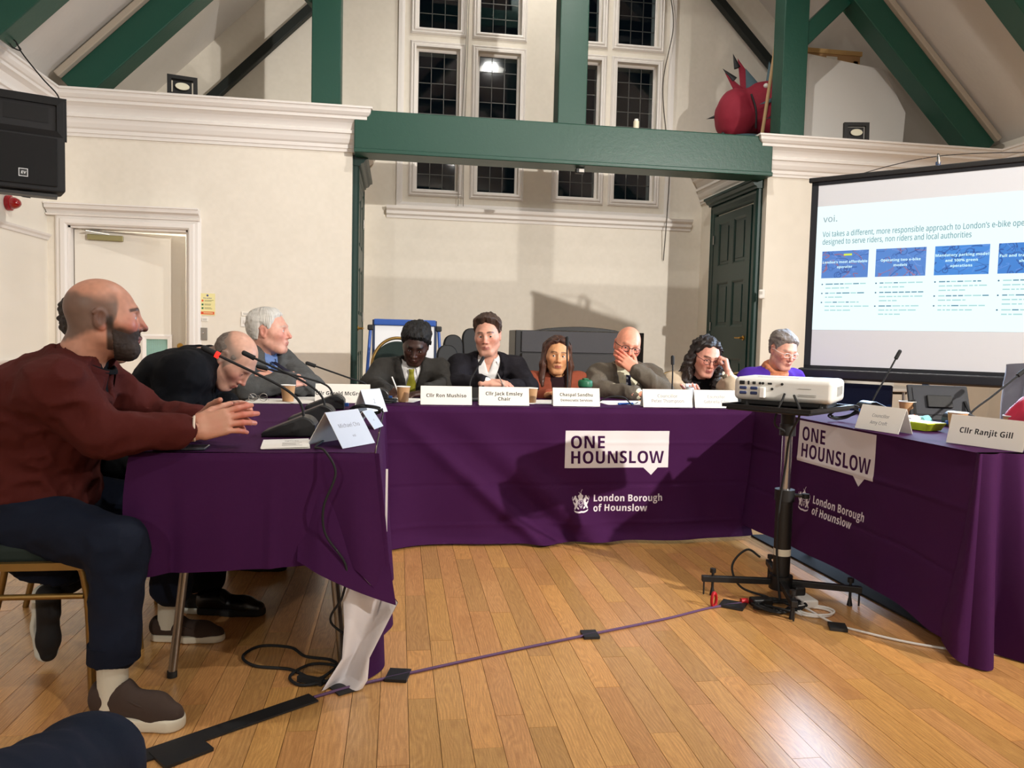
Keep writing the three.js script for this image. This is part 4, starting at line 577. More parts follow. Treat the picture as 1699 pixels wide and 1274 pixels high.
  for (const c of o.clothes ?? []) {
    const F = new Field(), inf = c.inf ?? .012, ex = c.wr ?? (c.name === 'shirt' ? .001 : .004); let box;
    if (c.legs) { F.add(torso(inf), .03); F.cut((x, y, z) => ((c.waist ?? .16) - tc(x, y, z)[1]) * L, .004); legF(F, inf, c.cut ?? .96); box = bounds(legPts, .15); } else {
      limbs(F, inf, c.cuff ?? .95, () => c.V && F.cut((x, y, z) => { const [a, b, d] = tc(x, y, z); const w = c.V.w * clamp((b - c.V.b0) / (1 - c.V.b0)) + (c.V.min ?? 0); return Math.max(Math.abs(a - (c.V.x ?? 0)) - w, (c.V.b0 - b) * L, -d); }, .003)); box = bounds(upPts, .13);
      const cutN = new Field(); const up = hc.clone().addScaledVector(V(0, -.03, -.03).applyQuaternion(Q), k); cutN.cap(a3(nk.clone().addScaledVector(U, c.neckLow ?? .012)), a3(up), c.neckR ?? .06, .062); F.cut(cutN.f, .006);
      if (c.bottom != null) F.cut((x, y, z) => (tc(x, y, z)[1] - c.bottom) * L, .006);
    }
    const base = F.f; if (c.name === 'shirt') shirtF = base; const ph = o.base[0] * 7 + o.base[1] * 3; const f = (x, y, z) => { const d0 = base(x, y, z); if (d0 > .03 || d0 < -.03) return d0; const n = noise(x * 9 + ph, y * 9, z * 9) * .5 + (.45 - Math.abs(noise(x * 13 + y * 9 + ph, y * 16 - x * 5, z * 13 + y * 6))) * 1.5 + (.4 - Math.abs(noise(x * 30 + ph, y * 24 + z * 16, z * 30 - x * 12))) * .45; let d = d0 - ex * n; if (c.lapel && Math.abs(d) < .03) { const [a, b, q] = tc(x, y, z); if (q > 0 && b > c.V.b0 - .02) { const w = c.V.w * clamp((b - c.V.b0) / (1 - c.V.b0)), u = Math.abs(a) - w; d -= .0065 * sstep(-.004, .002, u) * sstep(.042 * Math.min(1, (b - c.V.b0) * 4) + .004, .036 * Math.min(1, (b - c.V.b0) * 4), u); } } return d; };
    const g = nets(f, box[0], box[1], c.cell ?? .0095); if (c.col) paint(g, (x, y, z) => c.col(tc(x, y, z), x, y, z)); const m = obj(c.name, uvBody(g), c.mat, t); if (c.collar) { const C = c.collar, r = C.r ?? .066, hh = C.h ?? .03, fall = C.fall ?? .045, end = C.end ?? 2.75, lean = C.lean ?? .25; const at2 = (a, rad, up) => nk.clone().addScaledVector(LX2, Math.sin(a) * rad).addScaledVector(FW, -Math.cos(a) * rad * .96 + .012 + up * lean).addScaledVector(U, up - .03 * (1 - Math.cos(a)) * .5 * (C.dip ?? 1)); const strip = grid(48, 10, (u, v) => { const a = lerp(-end, end, u), fr = sstep(1.2, 2.6, Math.abs(a)); let rad, up; if (v < .35) { const k = v / .35; rad = r + .002 * k; up = lerp(-.015, hh, k); } else { const k = (v - .35) / .65; rad = r + .004 + (C.spread ?? .026) * k + .01 * fr * k; up = hh + .003 * Math.sin(k * 3.14) - (fall + (C.point ?? .03) * fr) * k; } return a3(at2(a, rad, up)); }); const cl = obj('collar', uvBody(merge([strip, offsetGeo(strip, .003)])), c.mat, m); } if (c.label) m.userData.label = c.label;
  }
  if (o.tie) { const T = o.tie, hit = (b, a) => { const p = pel.clone().addScaledVector(U, b * L).addScaledVector(LX2, a).addScaledVector(FW, .32); for (let i = 0; i < 60; i++) { const d = shirtF(p.x, p.y, p.z); if (d < .004) break; p.addScaledVector(FW, -Math.max(.002, d * .7)); } return p; };
    const g = grid(6, 26, (u, v) => { const b = lerp(.985, T.to ?? .3, v), knot = v < .1, w = knot ? .019 - .05 * v : lerp(.015, .038, sstep(.1, .6, v)); const p = hit(b, (u - .5) * w * 2); return a3(p.addScaledVector(FW, (knot ? .016 : .008) * (1 - .5 * Math.abs(u - .5) * 2) + .003)); }); obj('tie', uvBody(merge([g, offsetGeo(g, .004)])), T.mat, t); }
  // glasses in the head frame
  if (H.glasses) { const G2 = H.glasses, list = [], w = G2.w ?? .0225, hh = G2.h ?? .017, y0 = G2.y ?? -.001, z0 = G2.z ?? .103; const fr = []; for (const s of [-1, 1]) { const pts = []; for (let i = 0; i < 20; i++) { const a = i / 20 * 6.283, q = G2.square ?? .3; const cx = Math.cos(a), sy = Math.sin(a); pts.push([s * .0325 + Math.sign(cx) * Math.abs(cx) ** (1 - q) * w, y0 + Math.sign(sy) * Math.abs(sy) ** (1 - q) * hh, z0 - .1 * (Math.abs(s * .0325 + cx * w) ** 1.2) * .6]); } fr.push(tube(pts, G2.t ?? .0017, 50, 6, true)); list.push([s, pts]); fr.push(tube([[s * (.0325 + w), y0 + .006, z0 - .006], [s * .075, y0 + .008, .05], [s * .08, y0 + .01, -.01], [s * .079, y0 - .008, -.03]], (G2.t ?? .0017), 20, 6)); } fr.push(tube([[-.011, y0 + .004, z0], [0, y0 + .007, z0 + .003], [.011, y0 + .004, z0]], G2.t ?? .0017, 8, 6)); const gl = obj('glasses', place(merge(fr)), G2.mat, t); gl.userData.label = G2.label; for (const s of [-1, 1]) { const c = new THREE.CircleGeometry(1, 20).scale(w, hh, 1).translate(s * .0325, y0, z0 - .003); obj('spectacle_lens', place(c), P({ color: 0xffffff, roughness: .05, transmission: 1, thickness: 0, ior: 1.3 }), gl); } }
  return { t, A, nk, U, FW, LX2, hc, Q, place, tc, pel, L };
}
// ---------- doors ----------
function panelDoor(g, w, h, t, panels, mat, mould) {   // leaf in its own xy plane, hinge edge at x = 0, stiles and rails around recessed panels
  obj('leaf', [shapeWithHoles(rectPts(0, w, 0, h), panels.map((p) => rectPts(...p)), t).translate(0, 0, -t / 2)], mat, g);
  for (const [a, b, c, d] of panels) { const p = obj('panel', [bb(a - .002, b + .002, c - .002, d + .002, -.008, .008)], mat, g); obj('panel_moulding', [moulding([[a, c, 0], [a, d, 0], [b, d, 0], [b, c, 0]], [[0, t / 2], [.012, t / 2 - .003], [.026, .011], [.026, 0], [0, 0]], V(0, 0, 1), true)], mat, p); if (mould) { const m = .055; obj('raised_field', [bb(a + m, b - m, c + m, d - m, .006, .016, .003)], mat, p); } }
}
for (const [s, X, n, l] of [[1, PR, 3, 'dark green six panelled door with brass lever in the alcove side'], [-1, PL, 2, 'green panelled door seen edge on in the alcove side']]) {
  const g = structGroup('door_' + n, l, 'door'); g.position.set(X, 0, 0); g.rotation.y = -s * Math.PI / 2;   // local x runs along the wall, local z points into the alcove
  const sg = new THREE.Group(); sg.name = 'door_leaf'; g.add(sg); const zA = s > 0 ? -8.56 : 7.62; sg.position.set(zA, 0, .03);
  const P6 = []; for (const [a, b] of [[.12, .42], [.52, .82]]) for (const [c, d] of [[.15, .95], [1.29, 1.8], [1.98, 2.48]]) P6.push([a, b, c, d]);
  panelDoor(sg, .94, 2.56, .045, P6, M.greenDoor, true);
  const kx = s > 0 ? .87 : .07, k = obj('lever_handle', [rod(V(kx, 1.17, .02), V(kx, 1.17, .07), .011, 12), bar(V(kx, 1.17, .065), V(kx - .1 * s, 1.17, .07), .018, .014), cyl(.026, .026, .008, 0, 0, 0, 18).rotateX(Math.PI / 2).translate(kx, 1.17, .026)], M.brass, sg); k.userData.label = 'brass lever handle';
  const hx = s > 0 ? .0 : .94; for (const y of [.4, 1.3, 2.3]) obj('hinge', [cyl(.009, .009, .1, hx, y, .03, 10)], M.steel, sg);
  const c0 = zA - .015, c1 = zA + .955;
  obj('architrave', [moulding([[c1, 0, 0], [c1, 2.59, 0], [c0, 2.59, 0], [c0, 0, 0]], [[0, 0], [0, .03], [.02, .05], [.07, .05], [.09, .06], [.115, .045], [.115, 0]], V(0, 0, 1))], M.greenDoor, g);
  obj('door_head', [moulding([[c0 - .13, 2.7, 0], [c1 + .13, 2.7, 0]].map(([a, b, c]) => [a, b, c]), [[0, 0], [.07, 0], [.075, .02], [.1, .03], [.12, .06], [.14, .065], [.14, .09], [0, .09]], UP)], M.greenDoor, g);
}
{
  const g = structGroup('door_1', 'white door standing ajar with a small wired glass panel and closer', 'door');
  const arch = [[0, 0], [0, .03], [.015, .045], [.05, .045], [.06, .03], [.085, .03], [.1, .018], [.11, 0]];
  obj('architrave', [moulding([[-1.904, 0, ZF], [-1.904, 2.02, ZF], [-2.926, 2.02, ZF], [-2.926, 0, ZF]], arch, V(0, 0, 1))], M.trim, g);
  obj('lining', [bb(-2.926, -2.906, 0, 2.02, ZF - .16, ZF), bb(-1.924, -1.904, 0, 2.02, ZF - .16, ZF), bb(-2.926, -1.904, 2.0, 2.02, ZF - .16, ZF)], M.trim, g);
  obj('door_head', [moulding([[-3.09, 2.1, ZF], [-1.8, 2.1, ZF]], [[0, 0], [.05, 0], [.055, .015], [.03, .022], [.05, .045], [.085, .06], [.09, .09], [.105, .092], [.105, .105], [0, .105]], UP)], M.trim, g);
  const leaf = new THREE.Group(); leaf.name = 'door_leaf'; leaf.position.set(-2.9, .01, ZF - .075); leaf.rotation.y = .24; g.add(leaf);
  obj('slab', [shapeWithHoles(rectPts(0, .92, 0, 1.983), [rectPts(.58, .76, .83, 1.01)], .045).translate(0, 0, -.0225)], M.whiteDoor, leaf);
  obj('glazing_bead', [moulding([[.58, .83, .02], [.58, 1.01, .02], [.76, 1.01, .02], [.76, .83, .02]], [[0, 0], [0, .012], [-.03, .02], [-.045, .01], [-.045, 0]], V(0, 0, 1), true)], M.trim, leaf);
  obj('glass_pane', [bb(.58, .76, .83, 1.01, -.003, .003)], P({ color: 0xcdf0ee, roughness: .5, transmission: .8, thickness: 0 }), leaf);
  const w = []; for (let i = 1; i < 14; i++) { w.push(bx(.0012, .18, .0012, .58 + i * .18 / 14, .92, .004)); w.push(bx(.18, .0012, .0012, .67, .83 + i * .18 / 14, .004)); } obj('wire_mesh', w, M.lead, leaf);
  obj('door_closer', [bx(.29, .05, .045, .25, 1.92, .045, .006)], S(0x9c9468, .4, { metalness: .4 }), leaf); obj('closer_arm', [bar(V(.28, 1.95, .06), V(.1, 1.965, .13), .02, .006), bar(V(.1, 1.965, .13), V(.2, 1.985, .05), .02, .006)], M.steel, leaf);
  obj('door_knob', [new THREE.SphereGeometry(.027, 18, 12).scale(1, 1, .8).translate(.87, .95, .075), rod(V(.87, .95, .02), V(.87, .95, .07), .01, 12), cyl(.028, .028, .008, 0, 0, 0, 16).rotateX(Math.PI / 2).translate(.87, .95, .027)], M.brass, leaf);
}
// ---------- small fittings on the wall ----------
{
  const t = thing('fire_action_sign', 'yellow fire action notice beside the white door', 'sign', [-1.739, 1.352, ZF + .004]);
  obj('panel', [bx(.132, .2, .004)], new THREE.MeshStandardMaterial({ map: canvasTex(128, 192, (c) => { c.fillStyle = '#ece2a4'; c.fillRect(0, 0, 128, 192); c.fillStyle = '#3b4a8a'; c.beginPath(); c.arc(64, 18, 9, 0, 7); c.fill(); c.font = 'bold 14px sans-serif'; c.textAlign = 'center'; c.fillText('Fire action', 64, 46); c.fillStyle = '#d8522c'; c.fillRect(14, 56, 16, 16); c.fillRect(6, 160, 116, 24); c.fillStyle = '#2d6a48'; c.fillRect(14, 90, 16, 16); c.fillRect(14, 122, 16, 16); c.fillStyle = '#8c8a62'; const r = RNG(4); for (const y of [58, 66, 92, 100, 124, 132]) c.fillRect(38, y, 50 + 30 * r(), 4); c.fillStyle = '#ece2a4'; c.fillRect(30, 168, 80, 7); }), roughness: .5 }), t); obj('screw', [cyl(.003, .003, .004, 0, .09, .002, 8).rotateX(0)], M.steel, t);
}
for (const [n, l, c, x, y, w, h, m] of [['notice_strip', 'narrow white notice under the fire action sign', 'sign', -1.763, 1.214, .055, .035, M.paper], ['exit_button', 'steel door release plate beside the white door', 'switch', -1.775, 1.08, .07, .115, M.steel], ['light_switch', 'double white light switch beside the grey haired man', 'switch', -1.395, 1.2, .1, .09, M.white], ['notice_strip', 'white notice above the double light switch', 'sign', -1.39, 1.275, .1, .04, M.paper]]) {
  const t = thing(n, l, c, [x, y, ZF + .005]); obj('plate', [bx(w, h, .009, 0, 0, 0, .003)], m, t);
  if (n === 'exit_button') obj('button', [new THREE.SphereGeometry(.011, 14, 10).translate(0, .01, .006)], M.chrome, t); if (n === 'light_switch') for (const s of [-1, 1]) obj('rocker', [bx(.02, .03, .006, s * .018, 0, .006, .002)], S(0xd9d6d0, .4), t); if (n === 'notice_strip') obj('print', [bx(w * .7, .004, .0006, 0, .004, .0047), bx(w * .6, .004, .0006, 0, -.006, .0047)], S(0x9a968e, .7), t);
}
{
  const t = thing('alarm_beacon', 'red dome alarm beacon under the wall speaker', 'beacon', [XL + .002, 2.09, -6.7]); obj('base', [cyl(.06, .06, .03, 0, 0, 0, 24).rotateZ(Math.PI / 2).translate(.015, 0, 0)], S(0xa01020, .4), t); obj('dome', [new THREE.SphereGeometry(.05, 22, 14, 0, 7, 0, 1.57).rotateZ(-Math.PI / 2).scale(1.5, 1, 1).translate(.028, 0, 0)], P({ color: 0x8c0a12, roughness: .15, clearcoat: 1 }), t);
  const u = thing('motion_sensor', 'white motion sensor on the corner by the green door', 'sensor', [PR - .03, 1.615, ZF + .04], -.35); obj('housing', [bx(.062, .095, .05, 0, 0, 0, .014, 3)], M.white, u); obj('sensor_window', [bx(.03, .03, .006, -.01, .012, .025, .002)], S(0xbfbab0, .4), u);
}
// wall speaker
{
  const t = thing('wall_speaker', 'black two way loudspeaker on the wall above the alarm beacon', 'speaker', [-2.52, 2.06, -5.72], .42);
  const body = S(0x101012, .75), w = .43, h = .6, d = .36;
  const s = new THREE.Shape(); s.moveTo(-w / 2, 0); s.lineTo(w / 2, 0); s.lineTo(w / 2 - .015, -d * .55); s.lineTo(.09, -d); s.lineTo(-.09, -d); s.lineTo(-w / 2 + .015, -d * .55); s.closePath();
  const g = new THREE.ExtrudeGeometry(s, { depth: h, bevelEnabled: true, bevelSize: .012, bevelThickness: .012, bevelSegments: 2 }); g.rotateX(-Math.PI / 2); g.translate(0, 0, 0); const q = g.clone(); q.scale(1, 1, -1); const idx = q.index; g.scale(1, 1, 1);
  obj('cabinet', [g.rotateY(Math.PI).translate(0, .0, -.02)], body, t);
  obj('grille', [bx(w - .07, h * .55, .014, 0, h * .31, .0, .006)], S(0x0a0a0b, .9, { bumpMap: rep(fabricBump, 30), bumpScale: .001 }), t);
  obj('horn', [moulding([[-.18, .4, .0], [.18, .4, 0], [.18, .575, 0], [-.18, .575, 0]], [[0, .012], [0, .0], [-.06, -.03], [-.06, -.02]].map(([a, b]) => [-a, b]), V(0, 0, 1), true), bx(.26, .1, .006, 0, .5, -.008)], S(0x060607, .8), t);
  const bd = obj('badge', [bx(.055, .055, .004, -.02, .095, .009)], new THREE.MeshStandardMaterial({ map: canvasTex(64, 64, (c) => { c.fillStyle = '#101010'; c.fillRect(0, 0, 64, 64); c.strokeStyle = c.fillStyle = '#dddddd'; c.lineWidth = 5; c.strokeRect(3, 3, 58, 58); c.font = 'bold 30px sans-serif'; c.textAlign = 'center'; c.save(); c.translate(32, 42); c.transform(1, 0, -.15, 1, 0, 0); c.fillText('EV', 0, 0); c.restore(); }), roughness: .4 }), t); bd.userData.label = 'square white edged badge';
  obj('wall_bracket', [bx(.36, .02, .12, 0, -.035, -.1), bar(V(0, -.03, -.16), V(-.2, .1, -.62), .05, .04)], M.black, t); obj('cable', [tube([[.2, .6, -.02], [.19, .66, -.06], [.1, .8, -.2], [-.02, 1.0, -.36], [-.06, 1.09, -.42], [-.09, 1.1, -.44], [-.08, 1.05, -.44], [-.02, 1.03, -.43], [-.05, 1.07, -.42]], .005, 60, 7)], M.rubber, t);
}
// ---------- projection screen on its tripod ----------
{
  const t = thing('projection_screen', 'tripod projection screen showing a slide with four blue pictures', 'screen', [3.01, 0, -5.3], -Math.atan2(.714, .699));
  const W = 1.55, pole = W / 2;   // local x along the fabric, local z towards the projector
  obj('fabric', [bb(.015, W - .015, .95, 2.3, -.004, 0)], S(0xcdd0d6, .85), t);
  obj('border', [bb(-.03, .018, .95, 2.31, -.006, .003), bb(W - .018, W + .03, .95, 2.31, -.006, .003), bb(-.03, W + .03, 2.275, 2.315, -.006, .003), bb(-.03, W + .03, .94, .965, -.006, .003)], S(0x14161c, .8), t);
  obj('top_bar', [bb(-.05, W + .05, 2.3, 2.335, -.016, .016, .006)], M.black, t);
  obj('roller_case', [bb(-.07, W + .07, .865, .945, -.05, .03, .02)], S(0x10131a, .4), t);
  obj('tripod_pole', [cyl(.016, .016, 1.5, pole, 1.62, -.06, 14), bb(pole - .02, pole + .02, .3, .95, -.09, -.045, .004)], S(0x51668c, .4, { metalness: .3 }), t);
  obj('hook', [tube([[pole, 2.37, -.06], [pole, 2.41, -.03], [pole + .01, 2.4, .005], [pole + .015, 2.34, .01]], .008, 20, 8)], M.chrome, t);
  for (const a of [.5, 2.6, 4.7]) obj('tripod_leg', [bar(V(pole, .5, -.065), V(pole + Math.cos(a) * .4, .015, -.065 + Math.sin(a) * .4), .022, .012)], S(0x51668c, .4, { metalness: .3 }), t);
  obj('guy_cord', [tube([[.25, 2.32, 0], [.5, 2.37, -.01], [pole, 2.4, -.02], [1.2, 2.37, -.01], [1.5, 2.32, 0]], .003, 40, 6)], M.black, t);
  const sw = 1.525, sh = .895;
  const slide = canvasTex(1536, 900, (c, w, h) => {
    c.fillStyle = '#e8fcff'; c.fillRect(0, 0, w, h);
    const px = 1000; c.textBaseline = 'alphabetic'; c.fillStyle = '#84979c'; c.font = '64px sans-serif'; c.fillText('voi.', .05 * px, .115 * px);
    c.fillStyle = '#57868c'; c.font = '53px sans-serif'; const fit = (s, x, y, wd) => { const m = c.measureText(s).width; c.save(); c.translate(x, y); c.scale(wd / m, 1); c.fillText(s, 0, 0); c.restore(); };
    fit('Voi takes a different, more responsible approach to London\u2019s e-bike operations', .05 * px, .222 * px, 1.36 * px); fit('designed to serve riders, non riders and local authorities', .05 * px, .278 * px, .95 * px);
    const heads = [['London\u2019s most affordable', 'operator'], ['Operating two e-bike', 'models'], ['Mandatory parking model', 'and 100% green', 'operations'], ['Full and transparent data', 'sharing']], X = [.054, .42, .79, 1.157], r = RNG(12);
    X.forEach((x, i) => {
      const ix = x * px, iy = .328 * px, iw = .318 * px, ih = .195 * px; c.save(); c.beginPath(); c.rect(ix, iy, iw, ih); c.clip(); c.fillStyle = ['#5581c8', '#5585cc', '#4488d6', '#3f80ce'][i]; c.fillRect(ix, iy, iw, ih);
      for (let k = 0; k < 46; k++) { c.strokeStyle = ['rgba(40,70,140,.5)', 'rgba(120,155,225,.5)', i < 2 ? 'rgba(190,92,96,.6)' : 'rgba(20,50,120,.5)'][k % 3]; c.lineWidth = 2 + r() * 7; c.beginPath(); const a = ix + r() * iw, b = iy + r() * ih; c.moveTo(a, b); c.quadraticCurveTo(a + (r() - .5) * 120, b + (r() - .5) * 90, a + (r() - .5) * 160, b + (r() - .5) * 120); c.stroke(); if (k % 9 === 0) { c.beginPath(); c.arc(a, b, 10 + r() * 24, 0, 7); c.stroke(); } } if (!i) { c.fillStyle = '#d6e84a'; c.fillRect(ix + 150, iy + 22, 56, 14); }
      c.restore(); c.fillStyle = '#d9fbff'; c.font = 'bold 25px sans-serif'; c.textAlign = 'center'; heads[i].forEach((s, k) => c.fillText(s, ix + iw / 2, iy + ih / 2 + 10 + (k - (heads[i].length - 1) / 2) * 36)); c.textAlign = 'left';
      let y = iy + ih + 50; for (let k = 0; k < 3; k++) { c.fillStyle = '#2c5d78'; c.beginPath(); c.arc(ix + 10, y - 5, 5, 0, 7); c.fill(); const n = 2 + Math.floor(r() * 2); for (let q = 0; q < n; q++) { let a = ix + 34; const e = a + (q === n - 1 ? 110 : 220) + r() * 60; while (a < e) { const ww = 14 + r() * 38; c.fillStyle = q === 0 && r() > .4 ? '#5c8ea2' : '#a5d2d2'; c.fillRect(a, y - 10, ww, 8); a += ww + 8; } y += 29; } y += 8; }
    });
  });
  const sl = obj('projected_slide', [new THREE.PlaneGeometry(sw, sh).translate(.012 + sw / 2, 2.122 - sh / 2, .0015)], new THREE.MeshStandardMaterial({ color: 0x000000, roughness: .9, emissive: 0xffffff, emissiveMap: slide, emissiveIntensity: .98 }), t); sl.userData.label = 'projected slide with text and four blue pictures';
  const ra = new THREE.RectAreaLight(new THREE.Color(.55, .74, 1), 22, sw, sh); ra.position.set(.012 + sw / 2, 2.122 - sh / 2, .02); ra.rotation.y = Math.PI; t.add(ra);
}
// ---------- projector on its stand ----------
{
  const t = thing('projector_stand', 'black wheel-less projector stand with chrome column and cross feet', 'stand', [1.675, 0, -3.09]);
  obj('column', [cyl(.036, .036, .38, 0, .25, 0, 24), cyl(.042, .042, .05, 0, .46, 0, 24)], M.black, t); obj('top_collar', [cyl(.03, .03, .07, 0, .795, 0, 20), cyl(.034, .034, .05, 0, .745, 0, 20)], M.black, t); obj('inner_tube', [cyl(.022, .022, .3, 0, .6, 0, 24)], M.chrome, t); obj('tape_band', [cyl(.0368, .0368, .03, 0, .21, 0, 24, true)], S(0xd8d3c0, .7), t); obj('clamp_knob', [rod(V(.03, .46, .01), V(.075, .46, .03), .008, 10), cyl(.016, .016, .02, .08, .46, .032, 12)], M.black, t);
  obj('tray', [bx(.44, .012, .36, 0, .837, 0, .005).rotateY(.66)], M.black, t); const rim = [[-.22, -.18], [.22, -.18], [.22, .18], [-.22, .18]].map(([x, z]) => [x, .843, z]); obj('tray_rim', [moulding(rim, [[0, 0], [0, .014], [-.012, .014], [-.012, 0]], UP, true).rotateY(.66)], M.black, t);
  obj('hub', [cyl(.05, .05, .06, 0, .075, 0, 18)], M.black, t);
  for (const [x, z] of [[-.335, -.07], [.3, .135], [-.09, .285], [.09, -.29]]) { const l = obj('foot_bar', [bar(V(0, .075, 0), V(x, .075, z), .026, .026, UP, .003)], M.black, t); const k = .86; obj('leveller', [cyl(.006, .006, .12, x * k, .06, z * k, 10), cyl(.012, .006, .035, x * k, .02, z * k, 12), cyl(.013, .013, .018, x * k, .112, z * k, 14), cyl(.004, .004, .06, x * .97, .034, z * .97, 8)], M.black, l); }
}
{
  const t = thing('projector', 'white projector with rows of ports on its back', 'projector', [1.675, .848, -3.09], -.70);
  const body = S(0xd9d8d2, .42), w = .4, h = .098, d = .29; obj('case', [bx(w, h, d, 0, .075, 0, .022, 4)], body, t); obj('top_ridge', [bx(.17, .006, .07, -.03, .125, .05, .003)], body, t); obj('underside', [bx(w - .05, .03, d - .05, 0, .02, 0, .006)], M.black, t); for (const [x, z] of [[-.15, .11], [.15, .11], [0, -.11]]) obj('foot', [cyl(.016, .012, .024, x, .008, z, 14)], M.black, t);
  const z = d / 2 + .001; const port = (x, y, pw, ph, m = M.black, r = .002) => obj('port', [bx(pw, ph, .006, x, y, z - .001, r)], m, t);
  for (const [x, y, a, b] of [[-.165, .1, .022, .016], [-.138, .1, .008, .016], [-.115, .1, .014, .012], [-.05, .1, .018, .008]]) port(x, y, a, b);
  for (const [x, y] of [[-.16, .078], [-.16, .057], [-.115, .078], [-.115, .057]]) obj('video_socket', [bx(.03, .013, .008, x, y, z, .004, 2)], S(0x2c3a66, .4), t);
  for (const [x, y] of [[-.09, .1], [-.078, .1], [-.085, .078], [-.07, .078], [-.04, .078], [.0, .1]]) obj('jack_socket', [cyl(.0055, .0055, .006, 0, 0, 0, 12).rotateX(Math.PI / 2).translate(x, y, z)], M.black, t);
  obj('cable_plug', [bx(.022, .045, .03, -.075, .062, z + .014, .004)], M.white, t); obj('vent', [0, 1, 2, 3, 4, 5, 6].map((i) => bx(.003, .04, .1, w / 2 + .0, .075, 0).translate(0, 0, 0).translate(0, 0, (i - 3) * 0)), body, t); obj('side_louvre', [...Array(8)].map((_, i) => bx(.004, .034, .006, w / 2, .078, -.07 + i * .016)), S(0xa8a7a2, .5), t); obj('engraved_text', [bx(.05, .002, .0008, .09, .085, z), bx(.07, .002, .0008, .1, .06, z), bx(.07, .002, .0008, .1, .054, z)], S(0x9a9a96, .6), t); obj('lens', [cyl(.03, .035, .03, 0, 0, 0, 24).rotateX(Math.PI / 2).translate(.1, .075, -d / 2 - .01)], M.blackGloss, t);
}
{
  const t = thing('projector_cable', 'black cables running down the projector stand into a tangle at its foot', 'cable'); const q = RNG(6);
  obj('video_cable', [tube([[1.615, .905, -2.94], [1.6, .84, -2.86], [1.6, .74, -2.93], [1.635, .6, -3.02], [1.625, .4, -3.04], [1.615, .2, -3.02], [1.62, .03, -2.99]], .005, 60, 8)], M.rubber, t); obj('power_cable', [tube([[1.59, .91, -2.97], [1.54, .79, -2.95], [1.61, .75, -3.0], [1.63, .73, -3.06]], .0045, 40, 8)], M.rubber, t);
  const pts = []; for (let i = 0; i < 60; i++) { const a = i * .75; pts.push([1.6 + Math.cos(a) * (.05 + .07 * q()), .008 + .018 * q(), -2.96 + Math.sin(a) * (.04 + .05 * q())]); } obj('tangle', [tube(pts, .005, 400, 7)], M.rubber, t);
  obj('loop', [tube([[1.6, .02, -3.05], [1.5, .05, -3.12], [1.48, .13, -3.16], [1.55, .2, -3.16], [1.6, .17, -3.14]], .005, 40, 7)], M.rubber, t); obj('plug', [bx(.09, .035, .05, 1.54, .02, -3.0, .008)], M.black, t); obj('red_end', [cyl(.012, .012, .03, 0, 0, 0, 12).rotateZ(1.57).translate(1.48, .014, -3.03)], M.red, t);
}
// ---------- cables and tape on the floor ----------
const FY = .0015;
function strip(name, label, pts, w, mat, h = .004, cat = 'tape') { const g = []; for (let i = 0; i + 1 < pts.length; i++) { const a = V(pts[i][0], 0, pts[i][1]), b = V(pts[i + 1][0], 0, pts[i + 1][1]); g.push(bar(a, b, w, h)); } const c = pts[0], t = thing(name, label, cat, [c[0], FY + h / 2, c[1]]); obj('strip', g.map((q) => q.translate(-c[0], 0, -c[1])), mat, t); return t; }
const tapeMat = S(0x17181a, .55), leadMat = S(0x5a3b63, .6);
strip('cable_cover', 'long strip of black tape over the cable by the brown loafer', [[-.72, -1.99], [-.24, -2.335]], .058, tapeMat, .005);
strip('tape_patch', 'black tape patch across the long tape strip by the loafer', [[-.6, -2.02], [-.5, -2.1]], .1, tapeMat, .008);
strip('tape_patch', 'black tape patch under the trailing white lined cloth corner', [[-.19, -2.385], [-.13, -2.42]], .1, tapeMat);
strip('tape_patch', 'black tape patch on the purple lead just past the cloth corner', [[-.02, -2.47], [.05, -2.455]], .085, tapeMat, .009);
strip('tape_patch', 'black tape patch halfway along the purple lead', [[.7, -2.745], [.76, -2.745]], .07, tapeMat, .009);
strip('tape_patch', 'black tape patch beside the red cable tie', [[1.38, -3.04], [1.46, -2.98]], .09, tapeMat, .009);
strip('tape_patch', 'black tape patch over the white extension lead', [[1.7, -2.745], [1.76, -2.72]], .07, tapeMat, .012);
strip('dark_gap_strip', 'black strip added for the shade in the gap under the raised cloth hem', [[2.1, -4.12], [2.15, -2.62]], .13, M.rubber, .008, 'strip');  // added flat black strip, stands in for the shade below the hem
{ const t = thing('purple_lead', 'thin purple lead taped across the open floor to the projector stand', 'cable'); obj('lead', [tube([[-.24, .005, -2.335], [-.12, .006, -2.4], [.03, .006, -2.465], [.4, .005, -2.62], [.73, .006, -2.745], [1.1, .005, -2.89], [1.32, .005, -2.99], [1.5, .008, -3.03]], .005, 120, 8)], leadMat, t); const k = obj('cable_tie', [new THREE.TorusGeometry(.03, .008, 8, 18).scale(.5, 1, 1).rotateY(.5).translate(1.33, .033, -3.0)], M.red, t); k.userData.label = 'red hook and loop cable tie'; }
{ const t = thing('extension_lead', 'white extension lead with a coil and socket block at the foot of the projector stand', 'cable'); const pts = []; for (let i = 0; i <= 26; i++) { const a = i / 26 * 4.4 * Math.PI + 2.6; pts.push([1.72 + Math.cos(a) * .075 + .02 * (i / 26), .006 + .007 * (i / 13 | 0), -2.9 + Math.sin(a) * .055]); } pts.push([1.74, .006, -2.76], [1.8, .006, -2.68], [1.9, .005, -2.58], [2.02, .005, -2.5], [2.3, .005, -2.4], [2.8, .005, -2.3]); obj('lead', [tube(pts, .0048, 240, 8)], M.white, t); obj('socket_block', [bx(.07, .035, .15, 1.74, .02, -3.02, .008).rotateY(0)], M.white, t); obj('plug', [bx(.05, .04, .05, 1.725, .055, -3.03, .01)], M.black, t); }
